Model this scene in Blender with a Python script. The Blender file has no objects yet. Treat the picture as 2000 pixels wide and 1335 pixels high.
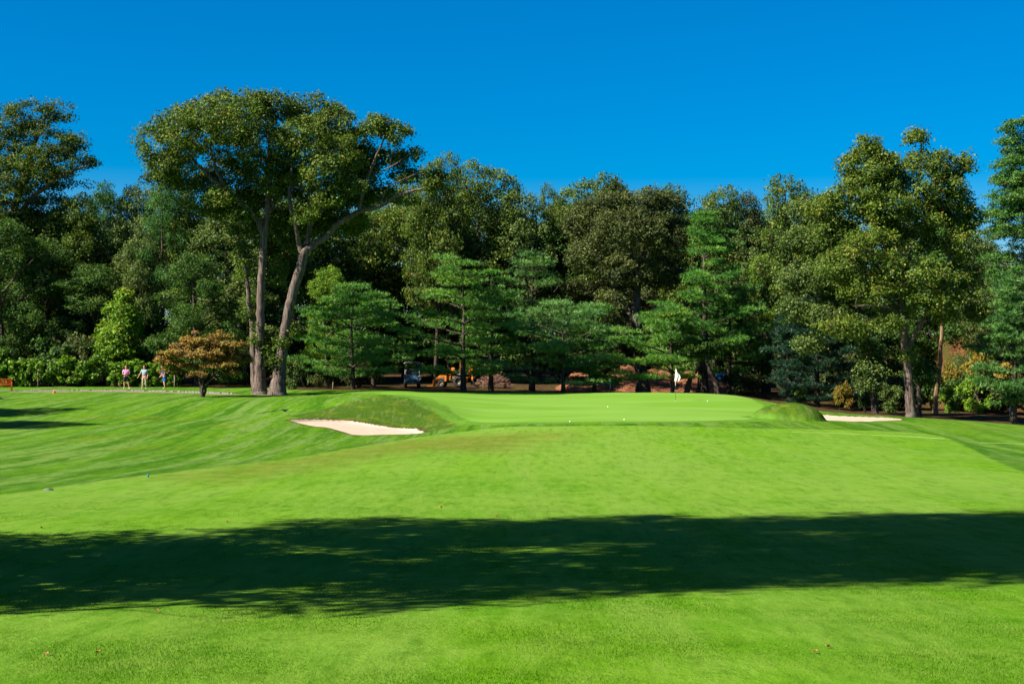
import bpy, bmesh, math
import numpy as np
from mathutils import Vector, Matrix
R = math.radians
S = bpy.context.scene
COL = S.collection

# ------------------------------------------------------------------ camera
F, VH, CZ = 2778.0, 715.0, 2.0          # focal length in photo pixels, horizon row, eye height
cam_d = bpy.data.cameras.new('camera'); cam = bpy.data.objects.new('camera', cam_d); COL.objects.link(cam)
cam_d.sensor_width = 36.0; cam_d.lens = 36.0*F/2000; cam_d.clip_start = 0.2; cam_d.clip_end = 6000
cam_d.shift_y = (VH-667.5)/2000
cam.location = (0, 0, CZ); cam.rotation_euler = (R(90), 0, 0)
S.camera = cam

# ------------------------------------------------------------------ light, sky, exposure
SUN_EL, SUN_SIDE = 42.0, 25.0           # elevation; degrees the shadows lean away from the camera
EXPOSURE = 1.6
SKY_STRENGTH = 0.05
sd = bpy.data.lights.new('sun', 'SUN'); sd.energy = 5.0; sd.angle = R(0.53); sd.color = (1.0, 0.91, 0.74)
sun = bpy.data.objects.new('sun', sd); COL.objects.link(sun); sun.location = (-60, -20, 60)
a, e = R(SUN_SIDE), R(SUN_EL)
SHD = Vector((math.cos(a), math.sin(a), 0))                      # ground direction of the shadows
sun.rotation_euler = Vector((SHD.x*math.cos(e), SHD.y*math.cos(e), -math.sin(e))).to_track_quat('-Z', 'Y').to_euler()
world = bpy.data.worlds.new('World'); S.world = world; world.use_nodes = True
wn = world.node_tree; bg = wn.nodes['Background']
sky = wn.nodes.new('ShaderNodeTexSky'); sky.sky_type = 'NISHITA'; sky.sun_disc = False
sky.sun_elevation = e
sky.sun_rotation = math.atan2(-SHD.x, -SHD.y) % (2*math.pi)      # measured from +Y towards +X
sky.air_density = 1.0; sky.dust_density = 1.5; sky.ozone_density = 4.0; sky.altitude = 600
hsv = wn.nodes.new('ShaderNodeHueSaturation'); hsv.inputs['Saturation'].default_value = 1.8; hsv.inputs['Value'].default_value = 0.92
hsv.inputs['Hue'].default_value = 0.503
wn.links.new(sky.outputs[0], hsv.inputs['Color']); wn.links.new(hsv.outputs[0], bg.inputs['Color'])
bg.inputs['Strength'].default_value = SKY_STRENGTH
S.view_settings.view_transform = 'Standard'; S.view_settings.look = 'None'
S.view_settings.exposure = EXPOSURE; S.view_settings.gamma = 1.0
S.render.engine = 'CYCLES'
S.cycles.max_bounces = 5; S.cycles.diffuse_bounces = 2; S.cycles.glossy_bounces = 2
S.cycles.transmission_bounces = 3; S.cycles.transparent_max_bounces = 4
S.cycles.caustics_reflective = False; S.cycles.caustics_refractive = False

# ------------------------------------------------------------------ helpers
def P(u, v, y):                          # a point of the photo at distance y, in metres
    return np.array([(u-1000.0)/F*y, y, CZ-(v-VH)/F*y])

def smooth(x, a, b):
    t = np.clip((x-a)/(b-a), 0, 1); return t*t*(3-2*t)

def mesh_np(name, verts, faces, mat=None, fattr=None, pattr=None, shade=False):
    """faces: (M,k) int array"""
    me = bpy.data.meshes.new(name)
    verts = np.asarray(verts, np.float32); faces = np.asarray(faces, np.int32)
    M, k = faces.shape
    me.vertices.add(len(verts)); me.vertices.foreach_set('co', verts.ravel())
    me.loops.add(M*k); me.loops.foreach_set('vertex_index', faces.ravel())
    me.polygons.add(M); me.polygons.foreach_set('loop_start', np.arange(0, M*k, k, dtype=np.int32))
    me.update(calc_edges=True)
    if shade: me.polygons.foreach_set('use_smooth', np.ones(M, bool))
    for nm, arr in (fattr or {}).items():
        at = me.attributes.new(nm, 'FLOAT', 'FACE'); at.data.foreach_set('value', np.asarray(arr, np.float32))
    for nm, arr in (pattr or {}).items():
        at = me.attributes.new(nm, 'FLOAT', 'POINT'); at.data.foreach_set('value', np.asarray(arr, np.float32))
    if mat: me.materials.append(mat)
    return me

def link(name, me, parent=None, loc=(0, 0, 0), rz=0.0):
    o = bpy.data.objects.new(name, me); COL.objects.link(o)
    o.location = loc; o.rotation_euler = (0, 0, rz)
    if parent: o.parent = parent
    return o

def tag(o, label=None, cat=None, group=None, kind=None):
    if label: o['label'] = label
    if cat: o['category'] = cat
    if group: o['group'] = group
    if kind: o['kind'] = kind
    return o

def thing(name, loc, label, cat, group=None, rz=0.0):
    o = link(name, None, None, tuple(float(c) for c in loc), rz)
    o.empty_display_size = 0.3
    return tag(o, label, cat, group)

def tube_arrays(tubes, sides=8):
    """tubes: list of (points (n,3), radii (n,)); one array of quads"""
    V, Fc, base = [], [], 0
    for pts, rad in tubes:
        pts = np.asarray(pts, float); rad = np.asarray(rad, float); n = len(pts)
        s = sides if rad.max() > 0.09 else (5 if rad.max() > 0.04 else 3)
        t = np.gradient(pts, axis=0); t /= (np.linalg.norm(t, axis=1, keepdims=True)+1e-9)
        ref = np.where(np.abs(t[:, 2:3]) < 0.85, [[0, 0, 1.0]], [[1.0, 0, 0]]) if False else np.tile([[0.31, 0.9, 0.31]], (n, 1))
        A = np.cross(t, ref); A /= (np.linalg.norm(A, axis=1, keepdims=True)+1e-9); B = np.cross(t, A)
        an = np.arange(s)*2*math.pi/s
        ring = pts[:, None, :]+rad[:, None, None]*(A[:, None, :]*np.cos(an)[None, :, None]+B[:, None, :]*np.sin(an)[None, :, None])
        V.append(ring.reshape(-1, 3))
        i = np.arange(n-1)[:, None]*s; j = np.arange(s)[None, :]; j2 = (j+1) % s
        Fc.append(np.stack([base+i+j, base+i+s+j, base+i+s+j2, base+i+j2], -1).reshape(-1, 4))
        base += n*s
    return np.concatenate(V), np.concatenate(Fc)

def spline(pts, n):
    """Catmull-Rom through rows of pts (any columns)"""
    pts = np.asarray(pts, float)
    if len(pts) == 2: pts = np.vstack([pts[0], pts.mean(0), pts[1]])
    p = np.vstack([2*pts[0]-pts[1], pts, 2*pts[-1]-pts[-2]])
    out = []; segs = len(pts)-1
    for q in np.linspace(0, segs, n):
        i = min(int(q), segs-1); t = q-i
        p0, p1, p2, p3 = p[i:i+4]
        out.append(0.5*((2*p1)+(-p0+p2)*t+(2*p0-5*p1+4*p2-p3)*t*t+(-p0+3*p1-3*p2+p3)*t**3))
    return np.array(out)

# --- bmesh parts for made things
class MB:
    def __init__(s): s.bm = bmesh.new()
    def box(s, c, d, rz=0, rx=0, ry=0, bev=0.0):
        g = bmesh.ops.create_cube(s.bm, size=1.0)
        M = Matrix.Translation(c) @ Matrix.Rotation(rz, 4, 'Z') @ Matrix.Rotation(ry, 4, 'Y') @ Matrix.Rotation(rx, 4, 'X') @ Matrix.Diagonal((*d, 1))
        bmesh.ops.transform(s.bm, matrix=M, verts=g['verts'])
        if bev:
            ed = list({e for v in g['verts'] for e in v.link_edges})
            bmesh.ops.bevel(s.bm, geom=ed, offset=bev, segments=2, affect='EDGES', profile=0.7)
        return s
    def cyl(s, p0, p1, r0, r1=None, n=16):
        p0, p1 = Vector(p0), Vector(p1); d = p1-p0
        g = bmesh.ops.create_cone(s.bm, cap_ends=True, segments=n, radius1=r0, radius2=r0 if r1 is None else r1, depth=d.length)
        M = Matrix.Translation((p0+p1)/2) @ d.to_track_quat('Z', 'Y').to_matrix().to_4x4()
        bmesh.ops.transform(s.bm, matrix=M, verts=g['verts']); return s
    def torus(s, c, axis, Rr, r, n=24, m=10):
        ax = Vector(axis).normalized(); q = ax.to_track_quat('Z', 'Y').to_matrix(); c = Vector(c); vs = []
        for i in range(n):
            t = 2*math.pi*i/n; row = []
            for j in range(m):
                p = 2*math.pi*j/m
                row.append(s.bm.verts.new(c+q @ Vector(((Rr+r*math.cos(p))*math.cos(t), (Rr+r*math.cos(p))*math.sin(t), r*math.sin(p)*1.15))))
            vs.append(row)
        for i in range(n):
            for j in range(m):
                s.bm.faces.new((vs[i][j], vs[(i+1) % n][j], vs[(i+1) % n][(j+1) % m], vs[i][(j+1) % m]))
        return s
    def ball(s, c, r, sc=(1, 1, 1), n=12):
        g = bmesh.ops.create_uvsphere(s.bm, u_segments=n, v_segments=max(6, n//2+2), radius=r)
        bmesh.ops.transform(s.bm, matrix=Matrix.Translation(c) @ Matrix.Diagonal((*sc, 1)), verts=g['verts']); return s
    def prism(s, poly, axis, lo, hi):
        """poly in the plane normal to axis ('x','y','z')"""
        def pt(a, b, h): return {'x': (h, a, b), 'y': (a, h, b), 'z': (a, b, h)}[axis]
        A = [s.bm.verts.new(pt(a, b, lo)) for a, b in poly]; B = [s.bm.verts.new(pt(a, b, hi)) for a, b in poly]
        s.bm.faces.new(A); s.bm.faces.new(B[::-1])
        for i in range(len(poly)):
            j = (i+1) % len(poly); s.bm.faces.new((A[j], A[i], B[i], B[j]))
        return s
    def build(s, name, mat, parent=None, loc=(0, 0, 0), smooth_=False, rz=0.0):
        bmesh.ops.recalc_face_normals(s.bm, faces=s.bm.faces)
        me = bpy.data.meshes.new(name); s.bm.to_mesh(me); s.bm.free(); me.materials.append(mat)
        if smooth_: me.polygons.foreach_set('use_smooth', np.ones(len(me.polygons), bool))
        return link(name, me, parent, loc, rz)

# ------------------------------------------------------------------ node helpers and materials
class NT:
    def __init__(s, name):
        s.m = bpy.data.materials.new(name); s.m.use_nodes = True; s.t = s.m.node_tree; s.t.nodes.clear()
        s.out = s.t.nodes.new('ShaderNodeOutputMaterial')
    def n(s, typ, **kw):
        nd = s.t.nodes.new('ShaderNode'+typ)
        for k, v in kw.items(): setattr(nd, k, v)
        return nd
    def set(s, sock, v):
        if isinstance(v, bpy.types.NodeSocket): s.t.links.new(v, sock)
        elif isinstance(v, (tuple, list)) and len(v) == 3 and sock.type == 'RGBA': sock.default_value = (*v, 1)
        else: sock.default_value = v
    def attr(s, name): return s.n('Attribute', attribute_name=name).outputs['Fac']
    def math(s, op, a, b=None, c=None, clamp=False):
        nd = s.n('Math', operation=op); nd.use_clamp = clamp; s.set(nd.inputs[0], a)
        if b is not None: s.set(nd.inputs[1], b)
        if c is not None: s.set(nd.inputs[2], c)
        return nd.outputs[0]
    def mix(s, f, a, b, blend='MIX'):
        nd = s.n('Mix', data_type='RGBA', blend_type=blend); nd.clamp_factor = True
        s.set(nd.inputs[0], f); s.set(nd.inputs[6], a); s.set(nd.inputs[7], b); return nd.outputs[2]
    def rng(s, x, a, b, c=0.0, d=1.0, sm=True):
        nd = s.n('MapRange', interpolation_type='SMOOTHSTEP' if sm else 'LINEAR')
        for i, v in enumerate((x, a, b, c, d)): s.set(nd.inputs[i], v)
        return nd.outputs[0]
    def coord(s, scale=(1, 1, 1), rot=(0, 0, 0), world=True):
        v = s.n('NewGeometry').outputs['Position'] if world else s.n('TexCoord').outputs['Object']
        mp = s.n('Mapping'); s.t.links.new(v, mp.inputs['Vector'])
        mp.inputs['Rotation'].default_value = rot; mp.inputs['Scale'].default_value = scale
        return mp.outputs[0]
    def noise(s, vec, scale, det=3.0, rough=0.55, dist=0.0):
        nd = s.n('TexNoise'); s.set(nd.inputs['Vector'], vec); nd.inputs['Scale'].default_value = scale
        nd.inputs['Detail'].default_value = det; nd.inputs['Roughness'].default_value = rough; nd.inputs['Distortion'].default_value = dist
        return nd.outputs['Fac']
    def bump(s, h, strength, dist):
        nd = s.n('Bump'); s.set(nd.inputs['Height'], h); nd.inputs['Strength'].default_value = strength; nd.inputs['Distance'].default_value = dist
        return nd.outputs[0]
    def pbr(s, col, rough=0.6, spec=0.3, metal=0.0, normal=None, emit=None):
        b = s.n('BsdfPrincipled'); s.set(b.inputs['Base Color'], col); s.set(b.inputs['Roughness'], rough)
        s.set(b.inputs['Specular IOR Level'], spec); s.set(b.inputs['Metallic'], metal)
        if normal is not None: s.set(b.inputs['Normal'], normal)
        return b.outputs[0]
    def done(s, sh): s.t.links.new(sh, s.out.inputs[0]); return s.m

def leaf_mat(name, stops, rough=0.58, spec=0.22, trans=0.36):
    """stops: list of (tint value, linear colour); the tint of every leaf is stored on its face"""
    t = NT(name); tint = t.attr('tint')
    r = t.n('ValToRGB'); el = r.color_ramp.elements
    while len(el) < len(stops): el.new(0.5)
    for e_, (p, c) in zip(el, stops): e_.position = p; e_.color = (*c, 1)
    t.set(r.inputs[0], tint)
    var = t.noise(t.coord(world=False), 0.5, 2.0)
    col = t.mix(0.55, r.outputs[0], t.mix(t.rng(var, 0.35, 0.65), (0.72, 0.78, 0.75), (1.25, 1.2, 1.0)), 'MULTIPLY')
    p = t.pbr(col, rough, spec)
    tr = t.n('BsdfTranslucent'); t.set(tr.inputs['Color'], t.mix(1.0, col, (1.15, 1.15, 0.6), 'MULTIPLY'))
    ms = t.n('MixShader'); ms.inputs[0].default_value = trans
    t.t.links.new(p, ms.inputs[1]); t.t.links.new(tr.outputs[0], ms.inputs[2])
    return t.done(ms.outputs[0])

def bark_mat(name, c0, c1, sc=1.0):
    t = NT(name); v = t.coord((9*sc, 9*sc, 1.1*sc), world=False)
    n1 = t.noise(v, 1.2, 5, 0.65, 0.6); n2 = t.noise(t.coord(world=False), 0.8, 3)
    col = t.mix(t.rng(n1, 0.36, 0.64), c0, c1)
    col = t.mix(t.math('MULTIPLY', t.rng(n2, 0.45, 0.75), 0.45), col, tuple(0.5*x+0.05 for x in c1))
    return t.done(t.pbr(col, 0.9, 0.1, normal=t.bump(n1, 0.9, 0.05)))

def paint(name, col, rough=0.45, spec=0.4, metal=0.0, wear=0.25, sc=6.0):
    t = NT(name); n1 = t.noise(t.coord(world=False), sc, 4, 0.6); n2 = t.noise(t.coord(world=False), sc*7, 3)
    c = t.mix(t.math('MULTIPLY', t.rng(n1, 0.4, 0.75), wear), col, tuple(x*0.45+0.02 for x in col))
    r = t.rng(n2, 0.3, 0.7, rough-0.08, rough+0.12, False)
    return t.done(t.pbr(c, r, spec, metal, normal=t.bump(n2, 0.08, 0.01)))

# leaf colours (linear)
OLIVE = [(0.0, (0.016, 0.030, 0.005)), (0.45, (0.060, 0.114, 0.013)), (0.8, (0.140, 0.205, 0.030)), (0.965, (0.24, 0.22, 0.035)), (1.0, (0.26, 0.10, 0.02))]
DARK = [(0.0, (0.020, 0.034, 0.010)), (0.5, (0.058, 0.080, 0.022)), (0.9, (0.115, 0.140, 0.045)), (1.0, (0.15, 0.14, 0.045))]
MIDG = [(0.0, (0.012, 0.036, 0.008)), (0.5, (0.042, 0.104, 0.016)), (0.9, (0.115, 0.205, 0.040)), (1.0, (0.20, 0.20, 0.045))]
BRIGHT = [(0.0, (0.040, 0.100, 0.008)), (0.5, (0.125, 0.245, 0.016)), (0.9, (0.22, 0.34, 0.035)), (1.0, (0.32, 0.22, 0.03))]
PALE = [(0.0, (0.022, 0.046, 0.010)), (0.5, (0.080, 0.134, 0.030)), (0.9, (0.19, 0.25, 0.080)), (1.0, (0.27, 0.24, 0.08))]
REDB = [(0.0, (0.085, 0.060, 0.014)), (0.35, (0.20, 0.125, 0.028)), (0.7, (0.30, 0.155, 0.045)), (1.0, (0.24, 0.25, 0.04))]
PINE = [(0.0, (0.013, 0.052, 0.010)), (0.5, (0.058, 0.180, 0.024)), (0.85, (0.120, 0.295, 0.036)), (1.0, (0.17, 0.30, 0.05))]
PINEY = [(0.0, (0.022, 0.085, 0.014)), (0.5, (0.085, 0.22, 0.030)), (0.85, (0.17, 0.33, 0.045)), (1.0, (0.30, 0.38, 0.05))]
PINEB = [(0.0, (0.014, 0.055, 0.016)), (0.5, (0.062, 0.170, 0.040)), (0.9, (0.14, 0.28, 0.062)), (1.0, (0.18, 0.31, 0.12))]
YEW = [(0.0, (0.004, 0.020, 0.012)), (0.6, (0.012, 0.048, 0.026)), (1.0, (0.030, 0.090, 0.040))]
LOCUST = [(0.0, (0.015, 0.058, 0.014)), (0.5, (0.042, 0.130, 0.026)), (0.9, (0.085, 0.205, 0.036)), (1.0, (0.17, 0.20, 0.036))]
YELLOW = [(0.0, (0.07, 0.10, 0.01)), (0.45, (0.19, 0.16, 0.02)), (0.7, (0.28, 0.15, 0.03)), (1.0, (0.25, 0.085, 0.02))]
M = {}
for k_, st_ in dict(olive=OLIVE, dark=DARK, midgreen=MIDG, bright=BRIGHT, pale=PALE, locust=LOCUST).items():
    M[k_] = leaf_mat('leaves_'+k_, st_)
M['reddish'] = leaf_mat('leaves_reddish', REDB, 0.6, 0.2, 0.25)
M['yellow'] = leaf_mat('leaves_yellow', YELLOW, 0.6, 0.2, 0.35)
for k_, st_ in dict(pine=PINE, pine_light=PINEY, pine_blue=PINEB, yew=YEW).items():
    M[k_] = leaf_mat('needles_'+k_, st_, 0.5, 0.3, 0.22)
M['bark'] = bark_mat('bark_grey_brown', (0.036, 0.027, 0.024), (0.155, 0.120, 0.105))
M['bark_dark'] = bark_mat('bark_dark', (0.022, 0.017, 0.014), (0.085, 0.065, 0.052))
M['bark_tan'] = bark_mat('bark_tan', (0.07, 0.045, 0.025), (0.23, 0.15, 0.08))
# ------------------------------------------------------------------ terrain
CP = [  # photo u, v, distance: what the ground of the photo passes through
 (1000,1335,9),(1000,1171,14),(1000,1045,22),(1000,1000,27),(1000,920,41),(1000,862,56),(1000,828,66),(1000,800,80),(1000,781,93),(1000,767,104),
 (1900,1335,9),(1900,1150,15),(1950,1010,25),(1950,925,40),(1950,868,60),(1950,836,76),(1500,1000,27),(1500,925,40),(1500,862,57),(1450,826,67),
 (100,1335,9),(100,1180,13.8),(100,1050,21),(60,970,30),(100,900,46),(60,850,62),(100,805,80),(100,772,99),(200,763,104),(60,757,110),(300,757,110),
 (400,960,32),(400,905,45),(450,865,57),(300,820,74),(400,775,93),(450,768,100),(520,770,98),(560,800,77),(620,772,97),
 (560,832,66),(700,862,59),(850,850,62),(900,845,63),
 # greenside bunker and its mound
 (600,821,70),(690,848,64),(780,848,65),(650,822,71),(740,830,71),(815,840,68),(820,843,66),
 (640,800,75),(700,784,76.5),(740,775,77),(790,785,76),(850,808,73.5),(885,824,70.5),(800,833,71.5),(700,822,72),(850,834,69.5),
 (720,763,100),(850,766,102),(800,772,88),(880,795,82),(920,812,75),(950,824,69),
 # green right side, right bunker
 (1320,767,104),(1320,783,92),(1440,772,100),(1300,805,78),(1480,787,90),(1500,812,77),(1470,821,70),(1580,823,71),
 (1640,821,77),(1740,823,77),(1690,815,82),(1600,813,84),(1800,824,76),(1778,814,86),(1850,829,78),(1700,806,92),(1620,800,96),(1950,812,93),(1880,818,88),(2100,826,92),
 (1560,790,104),
]
WPTS = [  # outside the photo, metres x, y, z
 (0,116,0.05),(-8,118,0.25),(10,116,-0.1),(-20,122,0.45),(-45,122,0.6),(20,116,-0.2),(30,112,-0.8),(45,110,-1.0),(0,135,0.6),(-40,145,1.2),(40,135,-0.4),
 (0,180,3),(-60,180,3),(60,180,2),(-70,100,0.4),(-60,60,-0.6),(-45,30,-0.6),(-30,5,-0.2),(0,0,0.0),(-10,2,0),(10,2,0),(30,5,-0.2),(50,30,-1.0),(55,70,-1.6),(60,100,-1.2),
 (0,-30,0.5),(-60,-30,0.5),(60,-30,0.5),(0,250,4),(-120,250,5),(120,250,4),(-120,60,0),(120,60,-2),(-120,-40,1),(120,-40,1),
]
cp = np.array([P(*c) for c in CP]+[list(w) for w in WPTS])
SC_ = 20.0
def tps_fit(c, lam=0.0008):
    X = c[:, :2]/SC_; n = len(X); d2 = ((X[:, None]-X[None])**2).sum(-1)
    K = 0.5*d2*np.log(d2+1e-12); Pm = np.c_[np.ones(n), X]
    A = np.block([[K+lam*np.eye(n), Pm], [Pm.T, np.zeros((3, 3))]])
    return X, np.linalg.solve(A, np.r_[c[:, 2], np.zeros(3)])
TX, TW = tps_fit(cp)
BUMP_C = (P(1556, 800, 74)[0], 74.0)
def height0(x, y):
    x = np.asarray(x, float).ravel(); y = np.asarray(y, float).ravel(); out = np.empty(len(x))
    for i in range(0, len(x), 40000):
        X = np.c_[x[i:i+40000], y[i:i+40000]]/SC_
        d2 = ((X[:, None]-TX[None])**2).sum(-1)
        out[i:i+40000] = (0.5*d2*np.log(d2+1e-12)) @ TW[:-3] + TW[-3]+X @ TW[-2:]
    # grassy hump beside the right bunker: steep on its right side
    dx = x-BUMP_C[0]; dy = y-BUMP_C[1]
    rx = np.where(dx > 0, 1.4, 2.3)
    r = np.sqrt((dx/rx)**2+(dy/2.6)**2)
    out += 0.84*np.clip(1-r*r, 0, 1)**0.62
    return out
def hit(u, v, y0=5.0, y1=125.0):
    """where the view ray through photo point (u, v) meets the ground"""
    ys = np.geomspace(y0, y1, 1400); p = np.stack([(u-1000)/F*ys, ys, CZ-(v-VH)/F*ys], -1)
    h = height0(p[:, 0], p[:, 1]); below = np.nonzero(p[:, 2] <= h)[0]
    i = below[0] if len(below) else len(ys)-1
    return p[i, :2]
def seg_dist(px, py, poly, closed):
    d = np.full(len(px), 1e9); n = len(poly)
    for i in range(n if closed else n-1):
        ax, ay = poly[i]; bx, by = poly[(i+1) % n]
        ex, ey = bx-ax, by-ay; L = ex*ex+ey*ey+1e-12
        t = np.clip(((px-ax)*ex+(py-ay)*ey)/L, 0, 1)
        d = np.minimum(d, np.hypot(px-ax-t*ex, py-ay-t*ey))
    return d
def sdf(px, py, poly):
    """signed distance, positive inside"""
    ins = np.zeros(len(px), bool); n = len(poly)
    for i in range(n):
        ax, ay = poly[i]; bx, by = poly[(i+1) % n]
        c = ((ay > py) != (by > py)) & (px < (bx-ax)*(py-ay)/((by-ay) if abs(by-ay) > 1e-12 else 1e-12)+ax)
        ins ^= c
    d = seg_dist(px, py, poly, True)
    return np.where(ins, d, -d)
def outline(pix, n=0):
    w = [hit(u, v) for u, v in pix]
    return np.array(w)

fair_px = [(-400,1010),(0,966),(200,938),(300,926),(420,912),(560,895),(700,872),(800,856),(880,846),(960,836),(1100,832),(1300,832),(1450,836),(1600,838),(1740,842),(1830,850),(1880,868),(1930,892),(1990,918),(2100,950),(2500,1010)]
fair = np.array([hit(u, v) for u, v in fair_px]); fair = np.vstack([fair, [[60, 20], [60, -30], [-60, -30], [-60, 10]]])
fair = np.vstack([spline(fair[:len(fair_px)], 120), fair[len(fair_px):]])
green_px = [(740,766.5),(712,765),(735,768),(800,772),(850,782),(880,800),(905,816),(935,824),(1050,824),(1200,823),(1350,822),(1440,820),(1478,808),(1490,795),(1480,786)]
green = np.array([hit(u, v) for u, v in green_px]); green = np.vstack([green, [P(1450, 0, 100)[:2], P(1320, 0, 104.5)[:2], P(1000, 0, 105)[:2], P(800, 0, 104)[:2]]])
green = spline(np.vstack([green, green[:1]]), 160)[:-1]
sandL_px = [(562,820),(600,818.5),(650,819),(690,822),(740,830),(790,835),(815,836),(816,839),(828,843),(800,847),(760,848.5),(700,848.5),(672,843),(640,835),(615,832),(590,827)]
sandL = np.array([hit(u, v) for u, v in sandL_px]); sandL = spline(np.vstack([sandL, sandL[:1]]), 90)[:-1]
sandR_px = [(1560,822.5),(1600,822.5),(1650,822.5),(1700,822),(1745,820.5),(1762,818.5),(1740,815.5),(1700,813.5),(1640,811.5),(1590,811)]
sandR = np.array([hit(u, v, 74.5 if i < 6 else 76) for i, (u, v) in enumerate(sandR_px)])
sandR = spline(np.vstack([sandR, sandR[:1]]), 90)[:-1]
path_line = np.array([hit(u, v) for u, v in [(-400,766),(-200,765),(0,763.5),(60,764.5),(200,764),(300,765.5),(400,768.0),(450,770)]])
path_line = spline(path_line, 60)
def height(x, y):
    x = np.asarray(x, float).ravel(); y = np.asarray(y, float).ravel()
    h = height0(x, y)
    near = (y > 55) & (y < 90) & (np.abs(x) < 35)
    if near.any():
        for pl, dep in ((sandL, 0.13), (sandR, 0.05)):
            s_ = sdf(x[near], y[near], pl); h[near] -= dep*smooth(s_, -0.02, 0.10)
    return h
def ground_z(x, y): return float(height([x], [y])[0])
def on_ground(u, y):
    x = (u-1000.0)/F*y; return np.array([x, y, ground_z(x, y)])

def axis(parts):
    out = []
    for a_, b_, st in parts: out.append(np.arange(a_, b_, st))
    out.append([parts[-1][1]]); return np.concatenate(out)
gx = axis([(-900, -200, 50), (-200, -60, 7), (-60, -34, 1.0), (-34, -15, 0.25), (-15, -2, 0.10), (-2, 11, 0.2), (11, 24, 0.12), (24, 34, 0.25), (34, 60, 1.0), (60, 200, 7), (200, 900, 50)])
gy = axis([(-60, 0, 6), (0, 8, 1.0), (8, 30, 0.35), (30, 58, 0.3), (58, 82, 0.11), (82, 106, 0.2), (106, 130, 0.8), (130, 250, 8), (250, 1500, 80)])
GX, GY = np.meshgrid(gx, gy); shp = GX.shape
gxx, gyy = GX.ravel(), GY.ravel()
gz = height(gxx, gyy)
far = smooth(np.maximum(np.abs(gxx)-120, np.maximum(gyy-240, -gyy-35)), 0, 60); gz = gz*(1-far)+np.where(gyy > 100, 3.0, 0.0)*far
rs = np.random.default_rng(5)
a_fair = np.clip(sdf(gxx, gyy, fair), -6, 6)
a_green = np.clip(sdf(gxx, gyy, green), -6, 6)
inb = (gyy > 50) & (gyy < 100)
a_sand = np.full(len(gxx), -6.0); a_sand[inb] = np.clip(np.maximum(sdf(gxx[inb], gyy[inb], sandL), sdf(gxx[inb], gyy[inb], sandR)), -6, 6)
a_path = np.clip(0.6-seg_dist(gxx, gyy, path_line, False), -6, 6)
# woodland floor: behind the green, behind the hedge and to the right of the right bunker
wood = np.array([(-200, 112.5), (-40, 112.3), (-18, 111.8), (-16.5, 106), (-13, 103.5), (-8, 105.2), (0, 106), (8, 105.6), (14, 103), (17, 96), (19, 88), (22, 86.2), (27, 85.5), (29.5, 84.0), (31, 81.5), (34, 80), (40, 80), (60, 90), (200, 95), (300, 1600), (-300, 1600)])
a_wood = np.clip(sdf(gxx, gyy, wood), -6, 6)
# brown bare bank behind the green; yellowed apron in front of the green
uu = gxx/np.maximum(gyy, 1)*F+1000; vv = VH+(CZ-gz)/np.maximum(gyy, 1)*F
dry = np.array([hit(u, v) for u, v in [(330, 928), (480, 905), (620, 885), (740, 862), (870, 852), (1000, 846), (1120, 846), (1050, 868), (960, 885), (820, 880), (700, 900), (560, 922), (420, 942)]])
a_dry = np.clip(sdf(gxx, gyy, dry), -6, 6)
mound = np.array([hit(u, v) for u, v in [(560, 812), (640, 797), (700, 781), (745, 774.5), (800, 784.5), (850, 805), (893, 826), (880, 836), (835, 843), (800, 838), (700, 826), (600, 820)]])
a_hump = 1.6*(1.0-np.sqrt(((gxx-BUMP_C[0])/np.where(gxx > BUMP_C[0], 1.35, 2.2))**2+((gyy-BUMP_C[1])/2.5)**2))
a_mound = np.maximum(np.clip(sdf(gxx, gyy, mound), -6, 6), a_hump); a_green = np.minimum(a_green, -a_hump-0.45)
gz = gz+0.010*np.sin(gxx*1.7+gyy*0.9)*np.sin(gyy*1.3-gxx*0.4)
GV = np.c_[gxx, gyy, gz].astype(np.float32)
ny, nx = shp
ii = (np.arange(ny-1)[:, None]*nx+np.arange(nx-1)[None, :])
GF = np.stack([ii, ii+1, ii+nx+1, ii+nx], -1).reshape(-1, 4)
fm = lambda arr: arr[GF].mean(1)
GZ = gz.reshape(shp); dzx = np.gradient(GZ, gx, axis=1); dzy = np.gradient(GZ, gy, axis=0)
GN = np.stack([-dzx, -dzy, np.ones(shp)], -1).reshape(-1, 3); GN /= np.linalg.norm(GN, axis=1, keepdims=True)
zone = np.zeros(len(GF), int)                                     # 0 rough
zone[fm(a_fair) > 0] = 1; zone[fm(a_green) > 0] = 2; zone[fm(a_wood) > 0] = 4; zone[fm(a_path) > 0] = 5
zone[fm(a_sand) > 0] = 3

# --- one material for all mown grass, sand, path and woodland floor; borders are exact distances stored on the mesh
t = NT('course_ground')
pos = t.coord(); wob = t.math('SUBTRACT', t.noise(pos, 1.4, 4, 0.6), 0.5); wob2 = t.math('SUBTRACT', t.noise(pos, 7.0, 3, 0.6), 0.5)
def edge(nm, w, k1=0.3, k2=0.1):
    s_ = t.math('ADD', t.attr(nm), t.math('ADD', t.math('MULTIPLY', wob, k1), t.math('MULTIPLY', wob2, k2)))
    return t.rng(s_, -w, w)
big = t.noise(pos, 0.16, 4, 0.6); mid = t.noise(pos, 0.9, 4, 0.6); fine = t.noise(pos, 9.0, 4, 0.7); grain = t.noise(pos, 45.0, 4, 0.75)
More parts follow.
